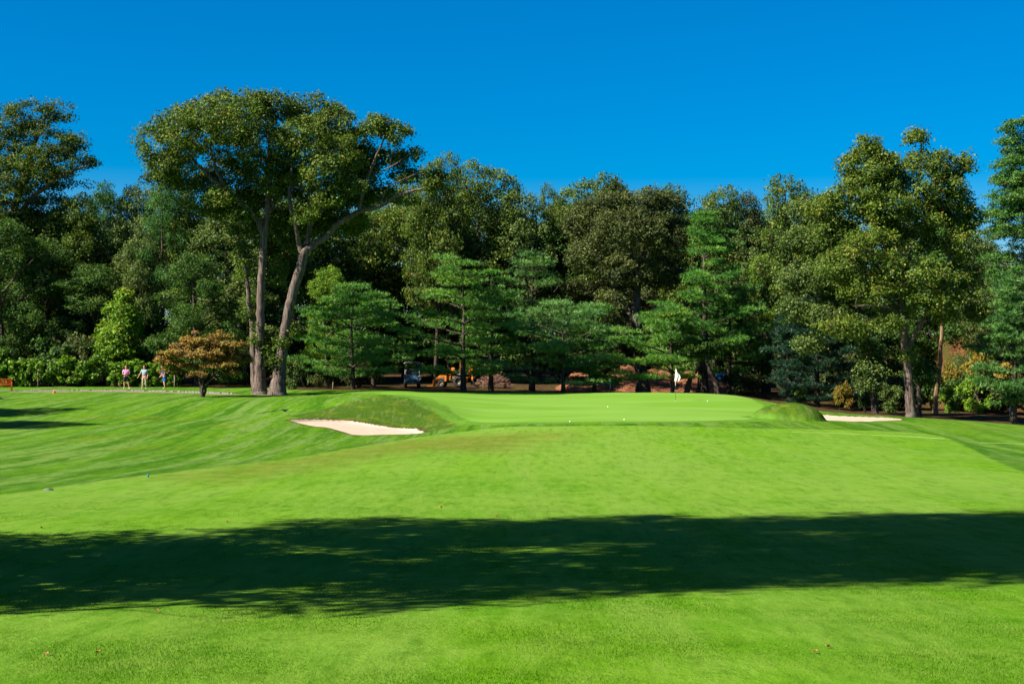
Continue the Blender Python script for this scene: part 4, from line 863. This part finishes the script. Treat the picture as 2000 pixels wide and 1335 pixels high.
# flagstick
b = on_ground(1319.5, 92); fl = thing('golf_flag', b, 'white flag hanging from a flagstick in the hole on the green', 'golf flag')
MB().cyl((0, 0, -.1), (0, 0, 1.0), .011, .011, 8).build('lower_stick', paint('dark_stick', (.02, .035, .03)), fl)
MB().cyl((0, 0, 1.0), (0, 0, 2.13), .012, .009, 8).build('upper_stick', M['white'], fl)
nu, nv = 12, 22; V = []; Fq = []
for i in range(nv):
    s_ = i/(nv-1); zz = 2.10-.76*s_; wd = .035+.30*math.sin(min(1, s_*1.15)*math.pi*.62)**1.2*(1-.35*max(0, s_-.72)/.28)
    for j in range(nu):
        u_ = j/(nu-1); V.append((.012+wd*u_*.85-.06*s_*(1-u_), .055*math.sin(u_*9+s_*2)*(0.3+s_), zz-.10*u_*(1-s_)-.05*math.sin(u_*9)))
V = np.array(V); V2 = V+np.array([0, .006, 0]); n_ = len(V)
for i in range(nv-1):
    for j in range(nu-1):
        a0 = i*nu+j; Fq.append((a0, a0+1, a0+nu+1, a0+nu)); Fq.append((n_+a0, n_+a0+nu, n_+a0+nu+1, n_+a0+1))
link('flag', mesh_np('flag', np.vstack([V, V2]), np.array(Fq), M['cloth_white'], shade=True), fl)
MB().torus((0, 0, .002), (0, 0, 1), .054, .006, 20, 6).build('cup', M['white'], fl)

# golf balls on the green
tb = NT('golf_ball'); v_ = tb.n('TexVoronoi'); tb.set(v_.inputs['Vector'], tb.coord(world=False)); v_.inputs['Scale'].default_value = 140
M['ball'] = tb.done(tb.pbr((.82, .82, .80), .35, .5, normal=tb.bump(tb.rng(v_.outputs['Distance'], 0, .5), .5, .002)))
for (u, v), lab in zip([(1187, 795), (1113, 824), (1219, 820), (1382, 784)], ['white golf ball on the middle of the green, straight below the grey post', 'white golf ball on the front edge of the green, leftmost of the balls', 'white golf ball on the front edge of the green below the grey post', 'white golf ball on the back of the green, nearest to the flag']):
    x, y = hit(u, v); o = MB().ball((0, 0, 0), .0215, n=16).build('golf_ball', M['ball'], None, (x, y, ground_z(x, y)+.028), True)
    o.scale = (1.35,)*3; tag(o, lab, 'golf ball', 'golf balls on the green')

# stakes and posts
def stake(u, y, h, r, mat, lab, name='stake', cat='stake', tilt=0.0):
    b = on_ground(u, y); o = MB().cyl((0, 0, -.2), (h*math.sin(tilt), 0, h*.93), r, r*.92, 10).cyl((h*math.sin(tilt), 0, h*.93), (h*math.sin(tilt)*1.03, 0, h), r*.92, r*.25, 10).build(name, mat, None, tuple(b), True)
    return tag(o, lab, cat)
stake(649, 104, .62, .035, M['wood'], 'short pale wooden stake tilting at the rim of the green right of the oaks', tilt=.09)
stake(732, 113, 1.25, .035, M['white'], 'thin white stake in the shade under the first pines')
stake(1192, 106, 1.15, .055, M['grey_metal'], 'grey post standing behind the green between the shaded pine and the flag', 'post', 'post')
stake(1973, 91, .80, .035, M['white'], 'thin white stake at the foot of the right-edge pine')
stake(341, 110, 1.0, .05, M['wood'], 'grey wooden post before the hedge right of the third golfer', 'wooden_post', 'post')
stake(74, 111.2, 1.25, .035, M['wood'], 'thin grey post before the hedge right of the bench', 'wooden_post', 'post')

# bunker rake on the grass above the left bunker
x, y = hit(537, 806); rk = thing('bunker_rake', (x, y, ground_z(x, y)), 'dark bunker rake lying on the grass above the left bunker', 'rake', None, R(25))
MB().cyl((-.75, -.25, .02), (.55, .12, .16), .016, .016, 8).build('handle', M['black'], rk)
r_ = MB().box((.58, .13, .16), (.05, .62, .05), rz=.25)
for k in range(9): r_.box((.58-.0*k, .13-.27+.068*k, .10), (.02, .018, .12))
r_.build('head', M['black'], rk)

M['dull_grey'] = paint('dull_grey_plastic', (.12, .13, .12), .8, .1, wear=.4)
# sprinkler heads / markers on the fairway border, orange markers by the path
for (u, v), mt, nm, lab, cat in [((289, 931), 'blue_plastic', 'tee_marker', 'small blue marker on the border of fairway and rough', 'marker'), ((95, 956), 'dull_grey', 'sprinkler_cover', 'flat grey sprinkler cover in the fairway at the left edge', 'sprinkler cover'), ((106, 767), 'rubber_red', 'path_marker', 'small orange marker on the edge of the cart path', 'marker')]:
    x, y = hit(u, v); b = (x, y, ground_z(x, y))
    m_ = MB()
    if cat == 'sprinkler cover': m_.cyl((0, 0, -.02), (0, 0, .02), .11, .10, 20).cyl((0, 0, .02), (0, 0, .035), .05, .04, 14)
    elif nm == 'tee_marker': m_.ball((0, 0, .04), .036, (1, 1, .9)).cyl((0, 0, -.05), (0, 0, .02), .015, .015, 8)
    else: m_.cyl((0, 0, -.02), (0, 0, .03), .13, .12, 12).cyl((0, 0, .03), (0, 0, .20), .10, .04, 12)
    tag(m_.build(nm, M[mt], None, b, True), lab, cat)

# fallen leaves on the near fairway
rl = np.random.default_rng(8)
leaf_m = paint('dry_leaf', (.26, .13, .05), .8, .2, wear=.5)
for i, (u, v, lab) in enumerate([(192, 1277, 'brown fallen leaf on the near grass at the lower left'), (1618, 1266, 'pale brown fallen leaf on the near grass at the lower right'), (1592, 1276, 'small fallen leaf just left of the pale brown one at the lower right'), (90, 1280, 'tiny dark fallen leaf in the lower left corner'), (306, 1195, 'brown fallen leaf at the near edge of the shade band, left side'), (445, 1021, 'brown fallen leaf on the sunlit strip above the shade band'), (970, 1009, 'brown fallen leaf at the far edge of the shade band'), (82, 1032, 'brown fallen leaf above the left end of the shade band'), (1505, 1090, 'fallen leaf lying in the shade band'), (860, 992, 'small brown fallen leaf left of the middle above the shade band')]):
    x, y = hit(u, v); pts = []
    n_ = 11; m_ = bmesh.new(); c_ = [m_.verts.new((0.045*(q_/(n_-1)-.5)*2, 0, .012+.012*math.sin(q_*.8+i))) for q_ in range(n_)]
    for sgn in (1, -1):
        e_ = [m_.verts.new((c_[q_].co.x+.004, sgn*.028*math.sin(math.pi*q_/(n_-1))*(1+.45*(q_ % 2)), .020+.015*math.sin(q_*.5+sgn))) for q_ in range(1, n_-1)]
        row = [c_[0]]+e_+[c_[-1]]
        for q_ in range(n_-1):
            vs = []
            for w_ in (c_[q_], c_[q_+1], row[q_+1], row[q_]):
                if w_ not in vs: vs.append(w_)
            if len(vs) > 2: m_.faces.new(vs)
    me = bpy.data.meshes.new('fallen_leaf'); m_.to_mesh(me); m_.free(); me.materials.append(leaf_m)
    o = link('fallen_leaf', me, None, (x, y, ground_z(x, y)+.012), rl.uniform(0, 6)); s_ = .36+.018*y; o.scale = (s_, s_, s_)
    tag(o, lab, 'leaf', 'fallen leaves on the fairway')

# white rope line across the fairway on the right
for pts, lab in [([(1545, 843.5), (1620, 846), (1700, 849.5), (1780, 853), (1845, 857)], 'thin white line across the fairway below the far bunker'), ([(1915, 864.5), (1960, 866), (2010, 868), (2080, 871)], 'short thin white line in the rough at the right edge')]:
    w_ = np.array([hit(u, v) for u, v in pts]); w_ = spline(w_, 50); z_ = height(w_[:, 0], w_[:, 1])+.010
    tv, tf = tube_arrays([(np.c_[w_, z_], np.full(50, .008))], 6); o = link('rope', mesh_np('rope', tv, tf, paint('rope_white', (.30, .40, .16), .9, .1), shade=True)); tag(o, lab, 'rope')

# kerb stones along the cart path
kb = MB(); rk_ = np.random.default_rng(4); pl = spline(np.array([hit(u, v) for u, v in [(60, 762.5), (130, 762.6), (200, 762.6), (300, 764), (400, 766.5), (455, 769)]]), 75)
for i in range(74):
    if rk_.random() < .12: continue
    d = pl[i+1]-pl[i]; c_ = (pl[i]+pl[i+1])/2; L = np.hypot(*d)*rk_.uniform(.7, .95)
    kb.box((c_[0], c_[1], ground_z(*c_)+.015), (L, .16, 0.09*rk_.uniform(.7, 1.3)), rz=math.atan2(d[1], d[0])+rk_.normal()*.04, bev=.02)
tag(kb.build('kerb', M['stone']), 'row of pale kerb stones along the cart path', kind='structure')

# bench at the left edge
b = on_ground(1, 104.2); bn = thing('park_bench', b, 'orange-brown slatted wooden bench at the left edge beside the cart path', 'bench', None, R(24))
s_ = MB(); [s_.box((0, -.22+.11*k, .43), (1.6, .09, .03), bev=.006) for k in range(5)]; s_.build('seat', M['teak'], bn)
s_ = MB().box((0, .30, .88), (1.64, .05, .09), bev=.01).box((0, .27, .52), (1.6, .04, .06), bev=.008)
for k in range(17): s_.box((-.74+k*.0925, .285, .70), (.05, .025, .32))
s_.build('backrest', M['teak'], bn)
for sx in (-.78, .78):
    MB().box((sx, -.26, .31), (.07, .07, .62), bev=.008).build('leg', M['teak'], bn); MB().box((sx, .30, .42), (.07, .06, .86), bev=.008).build('leg', M['teak'], bn)
    MB().box((sx, 0, .64), (.09, .66, .035), bev=.01).build('armrest', M['teak'], bn); MB().box((sx, 0, .37), (.04, .50, .06)).build('rail', M['teak'], bn)

# ---- people
dg = None
def skin_mesh(name, verts, edges, radii, mat, parent, sub=2):
    me = bpy.data.meshes.new(name); me.from_pydata([tuple(map(float, v)) for v in verts], edges, []); o = link(name, me, parent)
    o.modifiers.new('skin', 'SKIN').use_smooth_shade = True
    if sub: o.modifiers.new('sub', 'SUBSURF').levels = sub; o.modifiers['sub'].render_levels = sub
    sv = me.skin_vertices[0].data
    for i, r_ in enumerate(radii): sv[i].radius = r_ if isinstance(r_, tuple) else (r_, r_); sv[i].use_root = (i == 0)
    bpy.context.view_layer.update()
    me2 = bpy.data.meshes.new_from_object(o.evaluated_get(bpy.context.evaluated_depsgraph_get())); o.modifiers.clear(); o.data = me2; bpy.data.meshes.remove(me)
    me2.name = name
    if not me2.materials: me2.materials.append(mat)
    else: me2.materials[0] = mat
    return o
def person(loc, label, top, bottom, long_legs, hands, feet, cap=None, lean=0.0, rz=0.0, shirt_long=False):
    """hands: two (elbow, wrist) pairs; feet: two (knee, ankle); metres, facing -Y"""
    p = thing('person', loc, label, 'person', 'golfers in front of the hedge', rz)
    Vv, E, Rd = [], [], []
    def add(v, r, par=None):
        Vv.append(v); Rd.append(r)
        if par is not None: E.append((par, len(Vv)-1))
        return len(Vv)-1
    L = lambda z: lean*max(0, z-.9)
    pe = add((0, 0, .95), (.15, .11)); w = add((0, -L(1.12), 1.12), (.145, .105), pe); ch = add((0, -L(1.32), 1.32), (.165, .115), w); n0 = add((0, -L(1.45), 1.46), (.07, .06), ch); n1 = add((0, -L(1.53)-.01, 1.53), (.052, .055), n0)
    jw = add((0, -L(1.58)-.025, 1.585), (.062, .075), n1); hd = add((0, -L(1.66)-.015, 1.665), (.075, .092), jw); tp = add((0, -L(1.72), 1.735), (.058, .07), hd)
    ns = add((0, -L(1.64)-.125, 1.635), .013, hd)
    for sx in (-1, 1): add((sx*.085, -L(1.64), 1.64), (.012, .02), hd)
    fing = []
    for sx, (el, wr) in zip((-1, 1), hands):
        sh = add((sx*.19, -L(1.4), 1.405), (.062, .06), ch); e_ = add(el, .042, sh); w_ = add(wr, .029, e_)
        d = (np.array(wr)-np.array(el)); d /= np.linalg.norm(d); s_ = np.cross(d, [0, 1, 0.2]); s_ /= np.linalg.norm(s_)
        pm = np.array(wr)+d*.075; pi_ = add(tuple(pm), (.036, .02), w_)
        for k, ln in zip((-1.5, -.5, .5, 1.5), (.060, .075, .072, .055)):
            k1 = add(tuple(pm+s_*.014*k+d*.035), .009, pi_); add(tuple(pm+s_*.015*k+d*(.035+ln*.8)+np.array([0, -.015, 0])), .007, k1)
        t1 = add(tuple(pm-d*.03+s_*.045*(-sx)), .010, pi_); add(tuple(pm+d*.02+s_*.06*(-sx)), .008, t1)
    for sx, (kn, an) in zip((-1, 1), feet):
        hp = add((sx*.095, 0, .88), .088, pe); k_ = add(kn, .058, hp); c_ = add(tuple(np.array(kn)*.65+np.array(an)*.35+np.array([0, .015, 0])), .056, k_); a_ = add(an, .036, c_); add((an[0]+sx*.03, an[1]-.14, .045), (.035, .028), a_)
    skin_mesh('body', Vv, E, Rd, M['skin'], p)
    # shirt
    sv = [(0, -L(1.0), .99), (0, -L(1.15), 1.15), (0, -L(1.33), 1.33), (0, -L(1.43), 1.43)]; se = [(0, 1), (1, 2), (2, 3)]; sr = [(.178, .138), (.172, .135), (.185, .135), (.105, .085)]
    for sx, (el, wr) in zip((-1, 1), hands):
        i = len(sv); shd = np.array([sx*.19, -L(1.4), 1.40]); sv.append(tuple(shd)); se.append((2, i)); sr.append(.078); sv.append(tuple(shd*.25+np.array(el)*.75)); se.append((i, i+1)); sr.append(.066)
    skin_mesh('shirt', sv, se, sr, top, p)
    sv = [(0, 0, .99), (0, 0, .90)]; se = [(0, 1)]; sr = [(.168, .13), (.165, .13)]
    for sx, (kn, an) in zip((-1, 1), feet):
        i = len(sv); sv.append((sx*.10, 0, .80)); se.append((1, i)); sr.append(.105); kn = np.array(kn); an = np.array(an)
        if long_legs:
            sv += [tuple(kn), tuple(an+np.array([0, 0, .05]))]; se += [(i, i+1), (i+1, i+2)]; sr += [.082, .068]
        else:
            sv.append(tuple(kn*.92+np.array([sx*.1, 0, .8])*.08)); se.append((i, i+1)); sr.append(.096)
    skin_mesh('trousers' if long_legs else 'shorts', sv, se, sr, bottom, p)
    for sx, (kn, an) in zip((-1, 1), feet):
        skin_mesh('shoe', [(an[0], an[1]+.05, .05), (an[0]+sx*.015, an[1]-.06, .05), (an[0]+sx*.035, an[1]-.17, .04)], [(0, 1), (1, 2)], [(.045, .05), (.05, .045), (.042, .032)], M['sock'], p, 1)
    hy = -L(1.7); MB().ball((0, hy+.018, 1.70), .10, (.88, 1.02, .86), 16).build('cap' if cap else 'hair', cap or M['hair'], p, (0, 0, .012), True)
    if cap: MB().box((0, hy-.14, 1.70), (.15, .13, .015), bev=.005).build('cap_brim', cap, p)
    ey = MB()
    for sx in (-1, 1): ey.ball((sx*.032, hy-.097, 1.672), .011, n=8)
    ey.build('eyes', M['black'], p)
    return p
b = on_ground(246.5, 107.6); person(b, 'golfer in a pink shirt and dark shorts with both hands held at the waist', M['pink'], M['navy'], False, [((-.25, -.05, 1.12), (-.06, -.24, 1.08)), ((.26, -.05, 1.13), (.05, -.27, 1.12))], [((-.13, -.02, .50), (-.13, 0, .09)), ((.16, -.03, .50), (.22, 0, .09))], rz=.2)
b = on_ground(282, 107.6); person(b, 'golfer in a grey-blue shirt and khaki trousers with one arm out', M['grey_blue'], M['khaki'], True, [((-.30, -.02, 1.16), (-.40, -.16, .94)), ((.27, .04, 1.13), (.27, -.10, .90))], [((-.10, -.05, .50), (-.12, -.02, .09)), ((.12, .0, .49), (.12, .06, .09))], rz=-.1)
b = on_ground(321.5, 107.8); person(b, 'golfer in royal blue shirt and long blue shorts half hidden by the maple', M['royal'], M['royal'], False, [((-.24, -.12, 1.12), (-.10, -.30, .95)), ((.25, -.10, 1.11), (.05, -.30, .96))], [((-.08, -.03, .50), (-.04, .06, .09)), ((.10, -.06, .49), (.10, -.03, .09))], lean=.25, rz=-.9)

# ---- orange backhoe loader behind the pines, seen from its left side (front to the left)
b = on_ground(888, 120); b[2] = max(b[2], P(888, 759, 120)[2]); bh = thing('backhoe_loader', b, 'orange compact backhoe loader parked behind the pines', 'backhoe', None, R(-6))
MB().box((-.05, 0, .62), (2.1, .55, .22), bev=.03).box((-1.0, 0, .55), (.3, .7, .2), bev=.03).build('chassis', M['black'], bh)
MB().prism([(-1.35, .62), (-.35, .62), (-.30, 1.18), (-.55, 1.22), (-1.30, 1.02)], 'y', -.30, .30).build('hood', M['orange'], bh)
MB().box((-1.345, 0, .83), (.03, .46, .30), bev=.01).build('grille', M['black'], bh)
MB().box((.12, 0, .86), (.55, .62, .20), bev=.02).box((-.12, 0, 1.05), (.10, .5, .35), bev=.02).build('platform', M['orange'], bh)
MB().box((.22, 0, 1.08), (.42, .44, .12), bev=.04).box((.43, 0, 1.32), (.10, .44, .42), ry=-.12, bev=.04).build('seat', M['black'], bh)
rp = MB()
for sy in (-.42, .42): rp.box((.55, sy, 1.45), (.08, .06, 1.30), bev=.01).box((-.22, sy, 1.38), (.16, .05, .62), ry=.35, bev=.01)
rp.box((.55, 0, 2.09), (.08, .90, .07), bev=.01); rp.build('roll_bar', M['orange'], bh)
for sy in (-.55, .55):
    MB().prism([(-.02, .78), (.06, 1.06), (.55, 1.20), (.98, 1.06), (1.02, .90), (.90, .98), (.52, 1.08), (.14, .98), (.06, .76)], 'y', sy-.17, sy+.17).build('fender', M['black'] if sy > 0 else M['grey_metal'], bh)
def wheel(parent, c, Rr, r, side, w=1.0):
    o = MB().torus(c, (0, 1, 0), Rr-r, r, 28, 10)
    o.torus((c[0], c[1]+side*.06*w, c[2]), (0, 1, 0), Rr-r, r*.92, 28, 8).torus((c[0], c[1]-side*.06*w, c[2]), (0, 1, 0), Rr-r, r*.92, 28, 8)
    for k in range(20):
        t_ = 2*math.pi*k/20; o.box((c[0]+math.cos(t_)*(Rr-.005), c[1], c[2]+math.sin(t_)*(Rr-.005)), (.035, .22*w, .06), ry=-t_)
    ty = o.build('tyre', M['tyre'], parent, (0, 0, 0), True)
    MB().cyl((c[0], c[1]-.07, c[2]), (c[0], c[1]+.07, c[2]), (Rr-r)*.93, (Rr-r)*.93, 24).cyl((c[0], c[1]+side*.07, c[2]), (c[0], c[1]+side*.10, c[2]), (Rr-r)*.75, (Rr-r)*.55, 24).build('rim', M['rim'], ty)
    MB().cyl((c[0], c[1]-.02, c[2]), (c[0], c[1]+side*.13, c[2]), .075, .06, 12).build('hub', M['black'], ty)
for sy in (-1, 1):
    wheel(bh, (.45, sy*.55, .50), .50, .17, sy); wheel(bh, (-1.05, sy*.52, .33), .33, .11, sy, .8)
    MB().box((-.72, sy*.40, .92), (.16, .10, .75), bev=.01).prism([(-.68, 1.22), (-.66, 1.34), (-1.55, .80), (-1.78, .46), (-1.66, .42), (-1.48, .70)], 'y', sy*.44-.04, sy*.44+.04).build('loader_arm', M['orange'], bh)
    MB().cyl((-.72, sy*.44, .72), (-1.32, sy*.44, .84), .035, .03, 10).build('ram', M['grey_metal'], bh)
MB().prism([(-1.72, .20), (-1.66, .62), (-1.74, .64), (-1.80, .30), (-2.28, .16), (-2.27, .12), (-1.80, .12)], 'y', -.62, .62).build('bucket', M['orange'], bh)
MB().box((1.02, 0, .80), (.16, .34, .60), bev=.02).build('swing_frame', M['orange'], bh)
MB().prism([(1.04, .80), (1.20, .74), (1.42, 1.70), (1.36, 1.92), (1.22, 1.86), (1.26, 1.66)], 'y', -.09, .09).build('boom', M['orange'], bh)
MB().prism([(1.30, 1.92), (1.44, 1.90), (1.60, 1.00), (1.55, .66), (1.44, .66), (1.42, 1.0)], 'y', -.07, .07).build('dipper_arm', M['orange'], bh)
MB().prism([(1.42, .66), (1.60, .66), (1.66, .44), (1.50, .26), (1.28, .30), (1.46, .40), (1.52, .50)], 'y', -.20, .20).build('digging_bucket', M['black'], bh)
MB().cyl((1.10, 0, 1.15), (1.34, 0, 1.62), .04, .03, 10).build('ram', M['grey_metal'], bh)
st_ = MB().cyl((-.12, 0, 1.15), (.04, 0, 1.46), .02, .02, 8); st_.torus((.05, 0, 1.47), (.6, 0, .8), .17, .018, 20, 6); st_.build('steering_wheel', M['black'], bh)

# ---- blue utility cart, seen from the front
b = on_ground(805, 117); b[2] = max(b[2], P(805, 760, 117)[2]); ct = thing('utility_cart', b, 'blue utility cart with a canopy parked left of the backhoe under the pine', 'cart', None, R(8))
MB().prism([(-.75, .35), (-.75, .62), (-.60, 1.02), (-.52, 1.02), (-.30, .40), (.2, .40), (.3, .62), (1.3, .62), (1.3, .35)], 'x', -.60, .60).build('body', M['blue'], ct)
MB().box((0, -.78, .42), (1.10, .10, .16), bev=.03).box((0, -.77, .64), (.62, .03, .14), bev=.01).build('bumper', M['blue_dark'], ct)
for sx in (-.47, .47): MB().cyl((sx, -.74, .66), (sx, -.80, .66), .085, .08, 16).build('headlight', M['lamp'], ct)
MB().box((0, .35, .72), (1.1, .5, .16), bev=.04).box((0, .62, 1.0), (1.1, .12, .46), bev=.04).build('seat', M['black'], ct)
for sx in (-.55, .55):
    MB().cyl((sx, -.60, 1.0), (sx*.95, -.42, 2.0), .022, .022, 8).cyl((sx, .70, .6), (sx*.95, .66, 2.0), .022, .022, 8).build('canopy_post', M['white'], ct)
MB().prism([(-.66, 1.98), (.66, 1.98), (.55, 2.10), (.25, 2.16), (-.25, 2.16), (-.55, 2.10)], 'y', -.62, .95).build('canopy', M['grey_metal'], ct)
MB().box((0, -.52, 1.5), (1.02, .015, .80), rx=-.18).build('windscreen', M['glass'], ct)
for sx in (-1, 1):
    for yy in (-.45, .95):
        o = MB().torus((sx*.55, yy, .26), (1, 0, 0), .18, .085, 22, 10).build('wheel', M['tyre'], ct, smooth_=True); MB().cyl((sx*.50, yy, .26), (sx*.60, yy, .26), .13, .11, 16).build('rim', M['white'], o)
MB().box((0, 1.0, .85), (1.2, .75, .42), bev=.03).build('cargo_box', M['blue_dark'], ct)
st_ = MB().cyl((.28, -.40, .95), (.28, -.18, 1.12), .018, .018, 8); st_.torus((.28, -.17, 1.13), (0, .8, .6), .17, .016, 20, 6); st_.build('steering_wheel', M['black'], ct)
MB().torus((.50, -.80, .78), (.2, 1, 0), .16, .035, 20, 8).build('corner_glint', M['white'], ct)  # white ring standing in for a bright reflection on the cart's corner

# blue barrels under the tall pine
def barrel(u, y, v, lab, tilt=0.0):
    b = P(u, v, y); b[2] = max(b[2], ground_z(b[0], b[1])); o = MB()
    prof = [(0, .27), (.02, .29), (.28, .29), (.30, .305), (.33, .29), (.58, .29), (.60, .305), (.63, .29), (.86, .29), (.88, .27)]
    n_ = 20; rows = [[o.bm.verts.new((r_*math.cos(2*math.pi*k/n_), r_*math.sin(2*math.pi*k/n_), z)) for k in range(n_)] for z, r_ in prof]
    for a_, c_ in zip(rows, rows[1:]):
        for k in range(n_): o.bm.faces.new((a_[k], a_[(k+1) % n_], c_[(k+1) % n_], c_[k]))
    o.bm.faces.new(rows[0][::-1]); o.bm.faces.new(rows[-1]); o.cyl((.12, 0, .88), (.12, 0, .91), .05, .05, 10)
    x = o.build('barrel', M['blue_plastic'], None, tuple(b), True); x.rotation_euler = (tilt, 0, 0); return tag(x, lab, 'barrel')
barrel(1379, 122, 745, 'blue plastic barrel on the soil bank left of the leaning trunk under the tall pine'); barrel(1405, 121, 747, 'blue plastic barrel just right of the leaning trunk under the tall pine'); barrel(1419, 121.5, 747, 'blue plastic barrel at the right end of the row under the tall pine')

# ---- bare soil bank behind the pines, brush pile, grassy-less shoulder
def bank(name, u0, u1, y0, y1, vtop, seed, mat, label):
    rg = np.random.default_rng(seed); xs = np.linspace(P(u0, 0, y0)[0], P(u1, 0, y0)[0], 110); ys = np.linspace(y0, y1, 50); X, Y = np.meshgrid(xs, ys); x, y = X.ravel(), Y.ravel()
    g = height(x, y); tp = P(u0, vtop, (y0+y1)/2)[2]
    a_ = smooth((x-xs[0])/(xs[-1]-xs[0]), 0, .16)*smooth((xs[-1]-x)/(xs[-1]-xs[0]), 0, .2); f = (y-y0)/(y1-y0)
    pr = smooth(f, 0, .55)*(1-.7*smooth(f, .7, 1)); nz = .14*np.sin(x*1.9+y)+.10*np.sin(x*4.3-y*2)+.08*np.sin(y*3.1+x*.7)+rg.normal(size=len(x))*.025
    z = g-.1+np.maximum(0, (tp-g)*a_*pr*(1+.18*np.sin(x*.55+seed)))+nz*a_*pr
    nx_ = 110; i_ = (np.arange(49)[:, None]*nx_+np.arange(nx_-1)[None]); Fq = np.stack([i_, i_+1, i_+nx_+1, i_+nx_], -1).reshape(-1, 4)
    return tag(link(name, mesh_np(name, np.c_[x, y, z], Fq, mat, shade=True)), label, kind='structure')
t = NT('red_brown_soil'); n1 = t.noise(t.coord(), 2.0, 6, .7); n2 = t.noise(t.coord(), 12, 4, .7)
c = t.mix(t.rng(n1, .3, .7), (.10, .040, .020), (.22, .095, .052)); c = t.mix(t.math('MULTIPLY', t.rng(n2, .5, .75), .5), c, (.07, .035, .02))
M['soil'] = t.done(t.pbr(c, .95, .05, normal=t.bump(n2, .8, .08)))
t = NT('leaf_litter'); n1 = t.noise(t.coord(), 1.1, 6, .7); n2 = t.noise(t.coord(), 9, 4, .7)
c = t.mix(t.rng(n2, .3, .7), (.03, .016, .008), (.17, .075, .03)); c = t.mix(t.rng(n1, .5, .58), c, (.05, .048, .012))
M['litter'] = t.done(t.pbr(c, .95, .05, normal=t.bump(n2, 1.0, .12)))
bank('soil_bank', 1080, 1470, 115, 127, 722, 3, M['soil'], 'bare red-brown soil bank behind the pines')
bank('soil_bank', 1860, 2060, 103, 116, 655, 7, M['litter'], 'leaf covered slope at the right edge')
rg = np.random.default_rng(21); b = on_ground(962, 121); tw = []
for i in range(420):
    px, py = np.clip(rg.normal()*.75, -1.4, 1.4), np.clip(rg.normal()*.6, -1.1, 1.1); hz_ = max(0, 1.15*(1-(px/1.7)**2-(py/1.3)**2))*rg.random()**.4; an = rg.uniform(0, 6.28); L = rg.uniform(.3, .9); d = np.array([math.cos(an), math.sin(an), rg.normal()*.35])*L/2
    c_ = np.array([px, py, hz_+.05]); tw.append((np.array([c_-d, c_+rg.normal(size=3)*.04, c_+d]), np.array([.02, .017, .008])*rg.uniform(.7, 1.7)))
tv, tf = tube_arrays(tw, 5); o = link('brush_pile', mesh_np('brush_pile', tv, tf, bark_mat('cut_brush', (.10, .05, .04), (.34, .20, .15))), None, tuple(b)); tag(o, 'pile of reddish brown cut brush right of the backhoe', 'brush pile')
